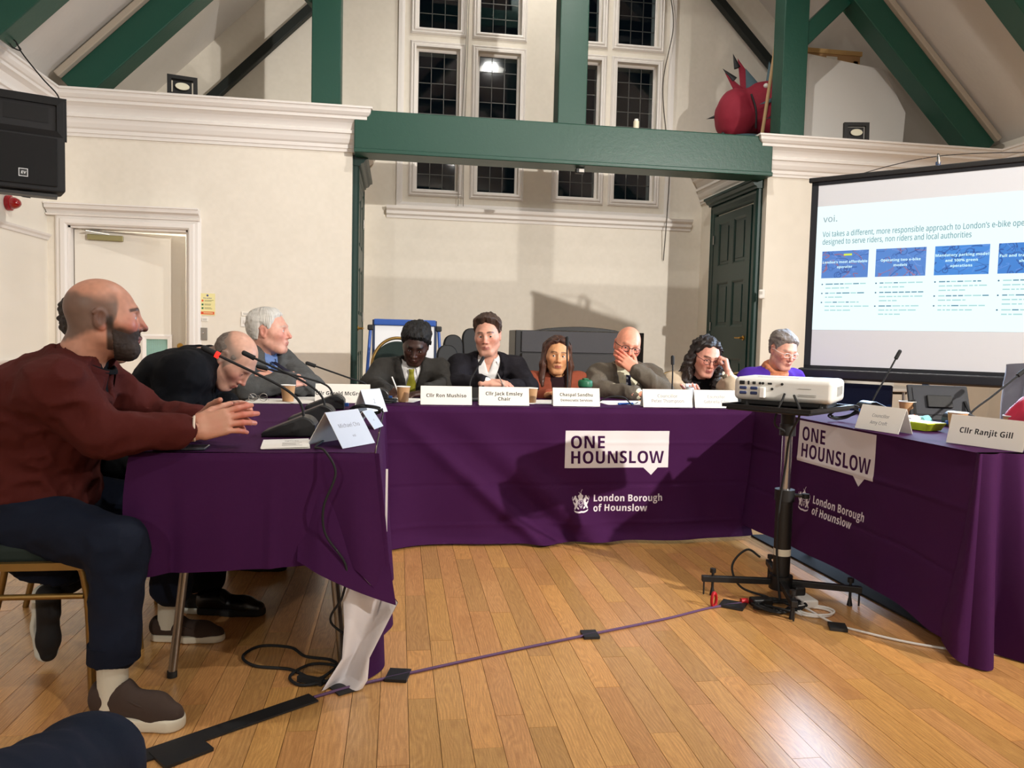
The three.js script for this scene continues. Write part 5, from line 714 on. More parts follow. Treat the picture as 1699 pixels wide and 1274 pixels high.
{ const t = thing('cable_coil', 'loose loops of black lead on the floor below the table end', 'cable', [-.3, 0, -2.56]); obj('loops', [tube([[.12, .02, .04], [.06, .006, .1], [-.04, .006, .02], [-.16, .006, -.02], [-.21, .006, -.1], [-.17, .006, -.18], [-.06, .006, -.16], [0, .006, -.08], [.09, .006, -.04], [.13, .008, .06], [.09, .012, .13], [.01, .006, .14], [-.03, .008, .08], [.03, .012, .0], [.12, .012, .03], [.15, .008, .12]], .005, 160, 8)], M.rubber, t); obj('connector', [bar(V(.0, .012, .1), V(.08, .012, .14), .02, .018)], M.rubber, t); }
// ---------- chairs ----------
function banquetChair(x, z, turn, label, o = {}) {
  const t = thing('banquet_chair', label, 'chair', [x, o.y ?? 0, z], turn), fab = S(o.fab ?? 0x14231e, .9), W = .42;
  obj('seat', [bx(W - .01, .06, .42, 0, .455, 0, .022, 3)], fab, t); obj('seat_frame', [moulding([[-W / 2, .415, -.2], [W / 2, .415, -.2], [W / 2, .415, .2], [-W / 2, .415, .2]], [[0, 0], [0, .022], [-.02, .022], [-.02, 0]], UP, true)], M.gold, t);
  for (const s of [-1, 1]) { obj('leg', [tube([[s * (W / 2 - .012), .425, .12], [s * (W / 2 - .012), .42, .185], [s * (W / 2 - .01), .36, .205], [s * (W / 2), .0, .225]], .0115, 24, 6)], M.gold, t); obj('leg', [tube([[s * (W / 2 - .012), .42, -.19], [s * (W / 2 - .012), .3, -.2], [s * (W / 2), .0, -.27]], .0115, 18, 6)], M.gold, t); obj('side_stretcher', [rod(V(s * (W / 2 - .008), .33, .2), V(s * (W / 2 - .01), .33, -.195), .009, 8)], M.gold, t); }
  const arch = []; for (let i = 0; i <= 16; i++) { const a = Math.PI * i / 16; arch.push([-Math.cos(a) * .195, .66 + Math.sin(a) * .23, -.235 - .03 * Math.sin(a)]); } obj('back_frame', [tube([[-.195, .44, -.19], ...arch, [.195, .44, -.19]], .0125, 60, 8)], M.gold, t);
  const s = new THREE.Shape(); s.moveTo(-.175, .5); s.lineTo(-.175, .66); s.absarc(0, .66, .175, Math.PI, 0, true); s.lineTo(.175, .5); s.closePath(); const g = new THREE.ExtrudeGeometry(s, { depth: .03, bevelEnabled: true, bevelSize: .012, bevelThickness: .012, bevelSegments: 2 }); g.rotateX(-.1); g.translate(0, .02, -.2); obj('back_cushion', [g], fab, t); return t;
}
banquetChair(-1.1, -2.56, Math.PI / 2, 'gold framed banquet chair under the man in maroon');
banquetChair(-1.18, -3.02, Math.PI / 2, 'gold framed banquet chair tucked behind the man in maroon');
banquetChair(-1.2, -3.62, Math.PI / 2, 'gold framed banquet chair of the stooping man in navy');
banquetChair(-1.08, -4.62, Math.PI / 2 - .3, 'gold framed banquet chair of the grey haired man');
for (const [k, l] of [[0, 'gold framed dark green banquet chair, bottom of the stack before the flip chart'], [1, 'gold framed dark green banquet chair, middle of the stack before the flip chart'], [2, 'gold framed dark green banquet chair, top of the stack before the flip chart']]) banquetChair(.02, -5.78 + k * .035, .1, l, { y: k * .1 });
for (const [x, z, l] of [[.1, -5.1, 'banquet chair under the man who is writing'], [.58, -5.15, 'banquet chair under the man in an open white collar'], [1.08, -5.15, 'banquet chair under the long haired woman'], [1.52, -5.15, 'banquet chair under the man in tweed'], [2.0, -5.1, 'banquet chair under the curly haired woman'], [2.52, -5.12, 'banquet chair under the woman with the scarf']]) banquetChair(x, z, 0, l);
// stack of black plastic chairs behind the panel
const shell = P({ color: 0x060607, roughness: .5, specularIntensity: .45 });
for (const [x, z, y, l] of [[.42, -5.68, 0, 'black plastic shell chair with chrome edge, standing lower of the pair'], [.5, -6.2, .08, 'black plastic shell chair with chrome edge, standing taller of the pair'], [.68, -6.5, .14, 'black plastic shell chair half hidden behind the man in an open collar']]) {
  const t = thing('plastic_chair', l, 'chair', [x, 0, z], .25); const s = new THREE.Shape(); s.moveTo(-.06, 0); s.lineTo(-.075, .42); s.quadraticCurveTo(-.075, .52, 0, .52); s.quadraticCurveTo(.075, .52, .075, .42); s.lineTo(.06, 0); s.closePath(); const g = new THREE.ExtrudeGeometry(s, { depth: .02, bevelEnabled: true, bevelSize: .01, bevelThickness: .01, bevelSegments: 3 }); g.rotateX(-.12); g.translate(0, .52 + y, -.16); obj('backrest', [g], shell, t); obj('seat', [bx(.4, .03, .4, 0, .45, 0, .014, 2)], shell, t); for (const a of [-1, 1]) for (const b of [-1, 1]) obj('leg', [rod(V(a * .16, .44, b * .16), V(a * .2, .0, b * .2), .011, 10)], M.chrome, t); obj('back_support', [rod(V(-.055, .44, -.17), V(-.055, .9 + y, -.22), .009, 8), rod(V(.055, .44, -.17), V(.055, .9 + y, -.22), .009, 8)], M.chrome, t);
}
// flip chart
{
  const t = thing('flip_chart', 'flip chart easel with a blue frame and blank white board', 'flip chart', [.05, 0, -6.32], .05); const w = .5;
  obj('board', [bx(w, .8, .012, 0, .82, 0)], S(0xe8e9ea, .35), t); obj('clamp_bar', [bx(w, .05, .03, 0, 1.215, .012, .008)], M.blue, t); for (const s of [-1, 1]) obj('frame_post', [bx(.022, .85, .022, s * w / 2, .81, 0, .005)], S(0x23324f, .4), t); for (const s of [-1, 1]) { obj('knob', [bx(.05, .045, .05, s * (w / 2 + .025), 1.17, 0, .01)], M.black, t); obj('leg', [rod(V(s * (w / 2 + .025), 1.17, 0), V(s * (w / 2 + .1), .01, .12), .013, 10)], M.blue, t); obj('rear_leg', [rod(V(s * .2, 1.15, -.03), V(s * .28, .01, -.45), .012, 10)], M.blue, t); }
}
// upright piano
{
  const t = thing('upright_piano', 'dark upright piano with a grey cloth cover against the alcove wall', 'piano', [1.75, 0, -7.2]); const w = 1.27, pm = S(0x18181b, .4), cv = S(0x4b4b50, .75, { bumpMap: rep(fabricBump, 20), bumpScale: .002 });
  obj('case', [bb(-w / 2, w / 2, 0, 1.19, -.55, -.12, .01)], pm, t); obj('front_panel', [bb(-w / 2 + .06, w / 2 - .18, .98, 1.185, -.14, -.1, .006)], cv, t); obj('fallboard', [bb(-w / 2 + .06, w / 2 - .18, .78, .97, -.13, -.085, .01)], S(0x2f2e31, .6), t); obj('key_bed', [bb(-w / 2, w / 2, .62, .74, -.13, .12, .012)], pm, t); obj('lower_panel', [bb(-w / 2 + .05, w / 2 - .05, .1, .58, -.14, -.1, .006)], pm, t); for (const s of [-1, 1]) obj('cheek', [bb(s * w / 2 - (s > 0 ? .06 : 0), s * w / 2 + (s > 0 ? 0 : .06), 0, .78, -.13, .12, .012)], pm, t);
  obj('side_post', [bb(w / 2 - .17, w / 2, .74, 1.19, -.13, -.06, .006)], S(0x0a0a0c, .3), t); const s = new THREE.Shape(); s.moveTo(-.42, 0); s.quadraticCurveTo(0, .075, .42, 0); s.closePath(); obj('rounded_case', [new THREE.ExtrudeGeometry(s, { depth: .24, bevelEnabled: true, bevelSize: .004, bevelThickness: .004, bevelSegments: 1 }).translate(.03, 1.195, -.45)], S(0x0c0c0e, .5), t); obj('brass_lock', [cyl(.012, .012, .01, 0, 0, 0, 12).rotateX(1.57).translate(-w / 2 + .1, .7, .125)], M.chrome, t);
}
// mobility walker folded behind the stooping man
{
  const t = thing('walking_frame', 'black walking frame with padded handle behind the man in navy', 'walking frame', [-1.15, 0, -3.95], .2); obj('handle', [rod(V(-.06, .938, 0), V(.06, .945, .0), .013, 12)], M.rubber, t); obj('handle', [rod(V(-.06, .938, -.42), V(.06, .945, -.42), .013, 12)], M.rubber, t); for (const z of [0, -.42]) { obj('upright', [tube([[.06, .945, z], [.1, .9, z], [.08, .5, z], [.2, .08, z]], .011, 24, 8)], M.black, t); obj('front_leg', [tube([[.09, .7, z], [.0, .4, z], [-.2, .08, z]], .011, 20, 8)], M.black, t); for (const x of [.2, -.2]) obj('wheel', [new THREE.TorusGeometry(.065, .016, 8, 22).translate(x, .081, z)], M.rubber, t); } obj('brake_lever', [tube([[-.1, .86, .01], [-.04, .88, .01], [.06, .925, .01]], .006, 14, 6), tube([[-.1, .86, .01], [-.05, .845, .01], [.05, .885, .01]], .006, 14, 6)], M.black, t); obj('backrest_strap', [tube([[.08, .88, 0], [.16, .84, -.2], [.08, .88, -.42]], .014, 20, 8)], M.rubber, t);
}
// table, bag and blue chair under the screen
{
  const t = thing('folding_table', 'pale folding table against the wall behind the screen legs', 'table', [3.9, 0, -6.35], -.05); obj('tabletop', [bx(1.5, .03, .6, 0, .74, 0, .01)], S(0xb4aea6, .5), t); obj('edge_cap', [bx(.03, .034, .06, .74, .74, .29, .006)], M.black, t); for (const x of [-.55, .5]) for (const z of [-.2, .2]) obj('leg', [rod(V(x, .73, z), V(x * 1.05, 0.005, z * 1.2), .014, 10)], M.chrome, t); obj('leg_bracket', [bx(.14, .03, .3, .5, .71, 0, .008)], M.black, t);
  const b = thing('cloth_bag', 'pale canvas bag lying on the table under the screen', 'bag', [4.17, .757, -6.3], .2); const g = new THREE.SphereGeometry(.2, 40, 24), p = g.attributes.position; for (let i = 0; i < p.count; i++) { const x = p.getX(i), y = p.getY(i), z = p.getZ(i), k = 1 + .1 * noise(x * 12, y * 12, z * 12); p.setXYZ(i, x * 1.25 * k, Math.max(0, y + .06) * .62 * k, z * .8 * k); } g.computeVertexNormals(); obj('body', g, S(0xcac5bd, .8), b); obj('handle', [tube([[-.1, .1, .14], [-.05, .06, .17], [.05, .06, .175], [.1, .09, .14]], .008, 20, 6)], S(0x8d8880, .8), b);
  const c = thing('stacking_chair', 'dark blue chair pushed in below the screen', 'chair', [3.28, 0, -5.15], -.8); obj('seat', [bx(.45, .04, .43, 0, .46, 0, .018, 2)], S(0x16264e, .8), c); obj('backrest', [bx(.45, .26, .035, 0, .7, -.24, .015, 2).rotateX(0)], S(0x16264e, .8), c); obj('arm_strut', [bar(V(-.21, .46, .1), V(-.21, .68, -.22), .03, .02), bar(V(.21, .46, .1), V(.21, .68, -.22), .03, .02)], S(0x1b3f86, .5), c); for (const a of [-1, 1]) for (const d of [-1, 1]) obj('leg', [rod(V(a * .19, .45, d * .18), V(a * .21, .0, d * .21), .011, 10)], M.steel, c);
}
// ---------- stored on the ledge ----------
{
  const t = thing('white_board', 'large white board with cut corner leaning on the ledge', 'board', [4.87, HC, -7.85]); const s = new THREE.Shape(); s.moveTo(-.6, 0); s.lineTo(.56, 0); s.lineTo(.6, .5); s.lineTo(.33, .95); s.lineTo(-.58, 1.06); s.closePath(); obj('sheet', [new THREE.ExtrudeGeometry(s, { depth: .02, bevelEnabled: false }).rotateX(-.05)], S(0xd9d6d2, .35), t);
  const u = thing('timber_panel', 'pale timber board behind the white board on the ledge', 'board', [4.8, HC, -8.1]); obj('plank', [bb(-.7, .24, 1.02, 1.15, -.02, .02, .004)], S(0xc09668, .7), u); obj('top_batten', [bb(-.7, .26, 1.15, 1.2, -.03, .03, .004)], S(0xd4ae74, .7), u); obj('upright', [bb(-.66, -.6, 0, 1.1, -.02, .02, .004), bb(.16, .22, 0, 1.1, -.02, .02, .004)], S(0xb08a5e, .7), u); obj('paper_label', [bx(.13, .07, .002, -.1, 1.09, .022)], M.paper, u);
  const v = thing('wooden_pole', 'pale wooden pole leaning beside the dragon costume', 'pole', [3.76, HC, -7.72]); obj('shaft', [rod(V(-.03, 0, 0), V(.12, 1.15, -.03), .018, 12)], S(0xa98a62, .7), v);
  const b = thing('cardboard_box', 'open cardboard box under the dragon costume', 'box', [3.95, HC, -8.35]); obj('carton', [bb(-.28, .28, 0, .2, -.2, .2)], S(0x9a7350, .85), b); obj('flap', [bx(.3, .004, .2, -.16, .2, .26).rotateX(.2)], S(0xb07f55, .85), b); obj('flap', [bx(.25, .004, .18, .14, .24, .2).rotateX(.3)], S(0xa87a50, .85), b);
}
{
  const t = thing('dragon_costume', 'red dragon head costume with grey fins on the ledge', 'costume', [3.99, HC + .21, -8.32], -.3); t.scale.setScalar(1.34); const rm = S(0x85112b, .8), gm = S(0x46606a, .75), bk = S(0x101216, .6);
  const F = new Field(); F.ell([-.2, .2, .06], [.17, .22, .19], .03).ell([.1, .27, 0], [.27, .23, .2], .05).ell([-.02, .3, .03], [.16, .16, .17], .05).ell([.3, .2, 0], [.18, .2, .18], .05); const f = F.f; obj('head', [uvBody(nets((x, y, z) => f(x, y, z) + .006 * noise(x * 20, y * 20, z * 20), [-.45, -.1, -.3], [.55, .6, .35], .012))], rm, t);
  obj('jaw', [new THREE.SphereGeometry(.16, 30, 16).scale(1.15, .25, 1).translate(-.12, -.0, .06)], gm, t); for (const s of [-1, 1]) obj('eye', [new THREE.SphereGeometry(.02, 14, 10).translate(.02, .41, s * .1 + .07)], M.white, t); obj('mouth_seam', [tube([[-.1, .33, .22], [-.06, .2, .235], [-.05, .06, .2]], .008, 20, 6)], bk, t);
  const fin = (name, a, b, r, m, flat = .3) => { const A = V(...a), B = V(...b), d = B.clone().sub(A), L = d.length(), g = new THREE.ConeGeometry(r, L, 10, 3); g.scale(1, 1, flat); g.translate(0, L / 2, 0); g.applyQuaternion(new THREE.Quaternion().setFromUnitVectors(V(0, 1, 0), d.normalize())); g.translate(A.x, A.y, A.z); obj(name, g, m, t); };
  for (const [a, b, r, m] of [[[-.08, .38, .05], [-.2, .68, .05], .085, rm], [[-.14, .36, .06], [-.3, .56, .06], .05, rm], [[-.06, .4, .08], [-.14, .58, .1], .07, gm], [[.1, .44, .02], [.06, .66, .02], .07, gm], [[.22, .44, .0], [.22, .7, .0], .08, bk], [[.34, .4, 0], [.36, .66, 0], .08, gm]]) fin('horn', a, b, r, m);
  for (const [a, b, r] of [[[.3, .36, .2], [-.04, .24, .24], .06], [[.34, .26, .22], [.02, .12, .25], .06], [[.38, .15, .22], [.06, .0, .24], .055]]) fin('fin', a, b, r, gm, .35);
  for (const [a, b, r] of [[[-.22, .5, .05], [-.32, .6, .05], .03], [[-.2, .6, .05], [-.24, .72, .05], .028], [[-.3, .04, .14], [-.34, -.08, .16], .022], [[-.36, .2, .06], [-.44, .18, .06], .015]]) fin('claw', a, b, r, bk, .8);
}
{ const t = thing('sash_cord', 'thin cord hanging down beside the leaded window', 'cord'); obj('cord', [tube([[3.12, 5.4, ZB + .05], [3.2, 4.9, ZB + .06], [3.1, 4.2, ZB + .05], [3.2, 3.2, ZB + .1], [3.19, 2.7, ZB + .11], [3.19, 2.1, ZB + .03]], .006, 50, 6)], S(0x57514a, .8), t); const u = thing('sash_cord', 'pair of thin cords hanging across the window light left of the middle pier', 'cord'); obj('cord', [tube([[.72, 5.6, ZB + .06], [.72, 4.5, ZB + .07], [.67, 3.2, ZB + .06], [.66, 2.62, ZB + .12]], .004, 30, 6)], S(0x8a857c, .8), u); obj('cord', [tube([[.75, 5.6, ZB + .06], [.74, 4.5, ZB + .07], [.72, 3.2, ZB + .06], [.72, 2.62, ZB + .12]], .004, 30, 6)], S(0x8a857c, .8), u); }
{ const t = thing('beam_sensor', 'small dark sensor box under the green tie beam', 'sensor', [1.72, 2.745, ZF + .02]); obj('housing', [bx(.09, .05, .06, 0, 0, 0, .008)], M.black, t); obj('face', [bx(.05, .03, .004, .01, 0, .031)], M.white, t); const u = thing('white_canister', 'small cream canister standing on the green tie beam', 'canister', [2.27, 3.165, ZF + .02]); obj('body', [cyl(.028, .028, .09, 0, .045, 0, 16)], S(0xe4dcc4, .5), u); obj('cap', [cyl(.02, .02, .02, 0, .1, 0, 14)], M.white, u); }
// right edge: grey coat on a chair back, red bag
{
  const t = thing('grey_coat', 'pale grey coat hung over a chair back above the red bag', 'coat', [3.2, 0, -3.34], -1.2); const g = grid(30, 40, (u, v) => { const a = (u - .5) * 2.6, r = .16 + .02 * Math.sin(u * 20) + .02 * noise(u * 8, v * 6); return [Math.sin(a) * r * 1.3, 1.06 - v * .55 - .02 * Math.abs(a) ** 2, Math.cos(a) * r * .6]; }); obj('cloth', [g], S(0x8f929e, .85), t); obj('piped_edge', [tube([[-.2, 1.03, .03], [-.21, .85, .04], [-.2, .6, .05]], .008, 24, 6)], S(0xcfd8e6, .7), t); obj('chair_back', [tube([[-.18, .0, -.02], [-.18, 1.0, -.02], [0, 1.05, -.02], [.18, 1.0, -.02], [.18, .0, -.02]], .012, 50, 8)], M.steel, t);
  const b = thing('red_bag', 'crumpled red bag on the table behind the large name card', 'bag', [2.68, TY + .003, -2.86]); const q = new THREE.SphereGeometry(.12, 44, 30), p = q.attributes.position; for (let i = 0; i < p.count; i++) { const x = p.getX(i), y = p.getY(i), z = p.getZ(i), k = 1 + .14 * noise(x * 14, y * 8, z * 14) + .06 * noise(x * 38, y * 20, z * 38); p.setXYZ(i, x * .95 * k, Math.max(0, .075 + y * .85 * k), z * .9 * k); } q.computeVertexNormals(); obj('body', q, S(0xb81a3c, .55), b); obj('strap', [tube([[-.05, .16, .03], [-.01, .2, .02], [.04, .165, .01]], .007, 20, 8)], S(0xa01838, .6), b);
}
const white = cloth(0xe6e4e2), navyTrouser = cloth(0x111828), blackCloth = cloth(0x0b0c0f), charcoal = cloth(0x1b1a1d);
const seatLegs = (x, z, yaw, w = .1) => { const f = [Math.sin(yaw), Math.cos(yaw)], l = [Math.cos(yaw), -Math.sin(yaw)]; const mk = (s) => ({ k: [x + f[0] * .4 + l[0] * s * w, .5, z + f[1] * .4 + l[1] * s * w], a: [x + f[0] * .42 + l[0] * s * w, .1, z + f[1] * .42 + l[1] * s * w] }); return { legR: mk(-1), legL: mk(1) }; };
function shoe(t, A, heel, toe, mat, sole, name = 'shoe', o = {}) {   // a low shoe with its sole from heel to toe
  const h = V(...A(heel)), e = V(...A(toe)), d = e.clone().sub(h), L = d.length(); d.normalize(); const F = new Field(), k = L / .28; F.cap([0, .045 * k, .035 * k], [0, .035 * k, .2 * k], .034 * k, .036 * k, .03); F.cap([0, .028 * k, .19 * k], [0, .024 * k, .245 * k], .036 * k, .028 * k, .02); F.cap([0, .06 * k, .04 * k], [0, .066 * k, .1 * k], .034 * k, .03 * k, .02); F.cut((x, y, z) => y - .018 * k, .002); if (!o.closed) F.cut((x, y, z) => Math.hypot(x / .9, (z - .062 * k) / 1.25, (y - .1 * k) * .9) - .036 * k, .006);
  const S2 = new Field(); S2.cap([0, .012 * k, .04 * k], [0, .012 * k, .15 * k], .036 * k, .04 * k, .02).cap([0, .012 * k, .15 * k], [0, .012 * k, .238 * k], .044 * k, .038 * k, .02); S2.cut((x, y, z) => -(y - .026 * k), .003); S2.cut((x, y, z) => y - .0005, .002);
  const q = new THREE.Quaternion(), z = d, x = V(0, 1, 0).cross(z).normalize(), y = z.clone().cross(x), M4 = new THREE.Matrix4().makeBasis(x, y, z); const pl = (g) => { if (o.tall) g.scale(1.06, o.tall, 1); g.applyMatrix4(M4); g.translate(h.x, h.y, h.z); return g; };
  const m = obj(name, pl(uvBody(nets(F.f, [-.06, 0, -.02], [.06, .14, .3], .0042))), mat, t); obj('sole', pl(nets(S2.f, [-.07, -.01, -.03], [.07, .05, .31], .0042)), sole, m); if (o.apron) obj('apron_seam', pl(tube([[-.026 * k, .062 * k, .12 * k], [-.033 * k, .05 * k, .18 * k], [-.02 * k, .046 * k, .235 * k], [0, .045 * k, .25 * k], [.02 * k, .046 * k, .235 * k], [.033 * k, .05 * k, .18 * k], [.026 * k, .062 * k, .12 * k]], .0025, 40, 6)), mat, m); return m;
}
// man in maroon, speaking
{
  const maroon = cloth(0x4a1a16, { bumpScale: .0012 }), skin = 0xc08a72;
  const p = person({ label: 'man with shaved head and beard in a maroon polo jumper talking with raised hands', base: [-1.1, -2.56], yaw: 1.72, pelvis: [-1.14, .55, -2.58], neck: [-.985, 1.005, -2.56], wide: 1.06, deep: 1.16, belly: .045, sw: .175, arm: 1.22, bow: .05,
    head: { c: [-.91, 1.143, -2.56], yaw: 1.92, pitch: -.02, k: 1.0, cell: .0026, skin, blush: 0xc0584a, lips: 0x8c4c44, brow: 0x17110f, beard: 0x2c211b, buzz: 0x4f443b, neck: 1.25, jaw: 1.06, nose: 1.15, look: [.1, 0], iris: 0x4a3a2a, beardFuzz: { t: .0055, col: 0x2c2019 }, open: .0045 },
    armR: { e: [-.855, .8, -2.4], w: [-.615, .812, -2.46], hand: { dir: [.9, .22, -.15], palm: [.15, -.3, -1], curl: [.22, .28, .34, .4], spread: .09, thumb: [.6, .5], k: 1.08 } },
    armL: { e: [-.83, .8, -2.78], w: [-.63, .815, -2.62], hand: { dir: [.93, .2, .2], palm: [.1, -.2, 1], curl: [.2, .25, .3, .35], spread: .1, thumb: [.7, .4], k: 1.05 } },
    legR: { k: [-.795, .485, -2.33], a: [-.785, .12, -2.25] }, legL: { k: [-.76, .485, -2.76], a: [-.8, .1, -2.85] },
    clothes: [{ name: 'jumper', inf: .02, cuff: .8, wr: .012, cell: .0075, mat: maroon, collar: { r: .083, h: .045, fall: .06, spread: .04, point: .05, end: 2.6 }, V: { b0: .74, w: .045, min: .004 }, neckR: .078, bottom: -.16 }, { name: 't_shirt', inf: .008, cuff: .1, mat: blackCloth, collar: { r: .078, h: .04, fall: .01, spread: .003, point: 0, end: 3.14 }, neckR: .07, bottom: .5 }, { name: 'trousers', legs: true, inf: .018, wr: .008, cut: .76, mat: navyTrouser, waist: .12 }] });
  const A = p.A, sock = cloth(0xd9d5c4); obj('sock', [rod(V(...A([-.787, .22, -2.255])), V(...A([-.785, .05, -2.25])), .04, 18, .041)], sock, p.t);
  obj('trouser_turn_up', [new THREE.CylinderGeometry(.068, .07, .05, 28, 1).translate(...A([-.788, .2, -2.268]))], navyTrouser, p.t);
  shoe(p.t, A, [-.85, 0, -2.27], [-.575, 0, -2.19], S(0x3d2f28, .9), S(0xd8d2bf, .7), 'loafer', { apron: true, tall: 1.32 }); obj('sock', [rod(V(...A([-.795, .22, -2.835])), V(...A([-.8, .05, -2.85])), .04, 18, .041)], sock, p.t); shoe(p.t, A, [-.87, 0, -2.86], [-.6, 0, -2.82], S(0x3d2f28, .9), S(0xd8d2bf, .7), 'loafer', { apron: true });
  obj('button', [new THREE.SphereGeometry(.005, 10, 8).translate(...A([-.865, .85, -2.535]))], M.white, p.t);
  const w = V(...A([-.615, .812, -2.46])), d = V(.24, .012, -.06).normalize(); const wt = obj('wrist_watch', [rod(w.clone().addScaledVector(d, -.038), w.clone().addScaledVector(d, -.014), .0365, 24)], S(0xcdbf96, .5), p.t); wt.userData.label = 'cream watch strap'; obj('watch_face', [bx(.03, .034, .008, 0, 0, 0, .003).translate(w.x - .026, w.y + .006, w.z + .041)], S(0xd8cfa8, .3), wt); obj('bracelet', [new THREE.TorusGeometry(.037, .004, 8, 28).rotateY(Math.PI / 2 + .2).translate(w.x - .002, w.y, w.z)], S(0xd9c9b8, .4), p.t);
}
// neighbour mostly hidden behind him, with a dark trainer under the chair
{
  const p = person({ label: 'person in black mostly hidden behind the man in maroon', base: [-1.2, -3.02], yaw: 1.6, sw: .14, pelvis: [-1.24, .57, -3.02], neck: [-1.17, .96, -2.99], head: { c: [-1.068, 1.112, -2.965], yaw: 1.7, k: 1.0, skin: 0xb98d74, cell: .0045, hair: { top: .022, side: .014, rough: .01, mat: hairMat(0x2a211a, .7) } }, armR: { e: [-1.15, .72, -2.82], w: [-.95, .62, -2.85] }, armL: { e: [-1.13, .72, -3.2], w: [-.95, .62, -3.1] }, legR: { k: [-.82, .52, -2.93], a: [-1.13, .25, -2.7] }, legL: { k: [-.8, .52, -3.12], a: [-.78, .1, -3.12] },
    clothes: [{ name: 'jacket', inf: .02, cuff: .95, mat: blackCloth, collar: { r: .07, h: .03 }, cell: .012 }, { name: 'trousers', legs: true, inf: .016, cut: .9, mat: blackCloth, cell: .012 }] });
  shoe(p.t, p.A, [-1.155, .27, -2.68], [-1.135, .01, -2.66], S(0x0e0e10, .8), S(0xcfd2c8, .7), 'trainer', { closed: true }); shoe(p.t, p.A, [-.83, 0, -3.13], [-.57, 0, -3.1], S(0x0e0e10, .8), S(0xcfd2c8, .7), 'trainer', { closed: true });
}
// stooping man in navy
{
  const navy = cloth(0x06070d), skin = 0xc99a85;
  const p = person({ label: 'balding man in a navy jacket bent low over the table', base: [-1.18, -3.62], yaw: 1.5, pelvis: [-1.05, .58, -3.64], neck: [-.865, .985, -3.6], wide: 1.12, deep: 1.1, bow: .07, sw: .18, arm: 1.3,
    head: { c: [-.735, .985, -3.585], yaw: 1.25, pitch: .85, roll: -.1, k: 1.02, skin, blush: 0xbf6f60, brow: 0x6e6058, browK: .4, open: .0015, buzz: 0x77695e, neck: 1.1, hair: { top: -.004, side: .004, rough: .003, bald: .03, back: .002, freq: 90, mat: hairMat(0x6d625a, .7) } },
    armR: { e: [-.98, .72, -3.38], w: [-.76, .66, -3.5] }, armL: { e: [-.9, .74, -3.85], w: [-.78, .77, -3.72] }, legR: { k: [-.76, .51, -3.5], a: [-.74, .1, -3.15] }, legL: { k: [-.74, .51, -3.78], a: [-.72, .1, -3.7] },
    clothes: [{ name: 'jacket', inf: .028, cuff: .95, wr: .01, mat: navy, collar: { r: .078, h: .035, fall: .05, end: 2.3 }, neckR: .07, V: { b0: .6, w: .04 } }, { name: 'shirt', inf: .01, cuff: .5, mat: cloth(0x2a2c4a), collar: { r: .066, h: .03 }, cell: .012 }, { name: 'trousers', legs: true, inf: .016, cut: .96, mat: blackCloth, cell: .012 }] });
  for (const [z, x] of [[-3.1, -.78], [-3.68, -.78]]) shoe(p.t, p.A, [x, 0, z - .02], [x + .28, 0, z + .03], M.blackGloss, M.rubber, 'dress_shoe', { closed: true });
}
// grey haired man with folded arms
{
  const skin = 0xd09a86, jm = tweed(0x3a3b3c, 0x565654), hm = hairMat(0xd6d2ca, .6, 1.05, .75);
  const p = person({ label: 'white haired man in a grey suit with folded arms looking aside', base: [-.98, -4.65], yaw: .95, pelvis: [-.93, .58, -4.74], neck: [-.79, .985, -4.66], wide: 1.1, deep: 1.15, belly: .04, arm: 1.15, sw: .18,
    head: { c: [-.742, 1.115, -4.625], yaw: 1.42, pitch: -.03, k: 1.04, skin, blush: 0xc4705f, lips: 0xa8665c, brow: 0xa8988c, browK: .5, nose: 1.2, open: .0035, jaw: 1.08, look: [.1, .1], iris: 0x39414a, neck: 1.15, hair: { top: .017, side: .011, rough: .006, freq: 45, back: .016, line: .004, temple: .016, mat: hm } },
    armR: { e: [-.83, .79, -4.42], w: [-.61, .835, -4.44], hand: { dir: [.6, .1, -.6], palm: [-.5, -.6, -.5], curl: [.5, .5, .5, .5] } }, armL: { e: [-.5, .8, -4.63], w: [-.68, .85, -4.43], hand: { dir: [-.9, .05, .1], palm: [.1, -.5, -.9], curl: [.5, .5, .5, .5] } }, ...seatLegs(-.93, -4.74, 1.2),
    tie: { mat: cloth(0x1d1b2e, { roughness: .5 }), to: .35, inf: .02 },
    clothes: [{ name: 'suit_jacket', inf: .024, cuff: .93, wr: .009, mat: jm, collar: { r: .078, h: .022, fall: .05, end: 1.9, point: 0, spread: .03 }, V: { b0: .42, w: .062 }, lapel: true }, { name: 'shirt', inf: .01, cuff: .98, mat: cloth(0x6f86b4), collar: { r: .066, h: .035 } }, { name: 'trousers', legs: true, inf: .016, mat: charcoal, cell: .013 }] });
  const w = p.A([-.655, .848, -4.43]); const m = obj('wrist_watch', [rod(V(w[0] + .012, w[1], w[2] - .002), V(w[0] + .035, w[1] - .006, w[2] - .02), .034, 20)], M.black, p.t); obj('watch_face', [cyl(.015, .015, .008, 0, 0, 0, 18).rotateX(1.4).translate(w[0] + .022, w[1] + .006, w[2] + .026)], S(0x9fb0c8, .2), m);
}
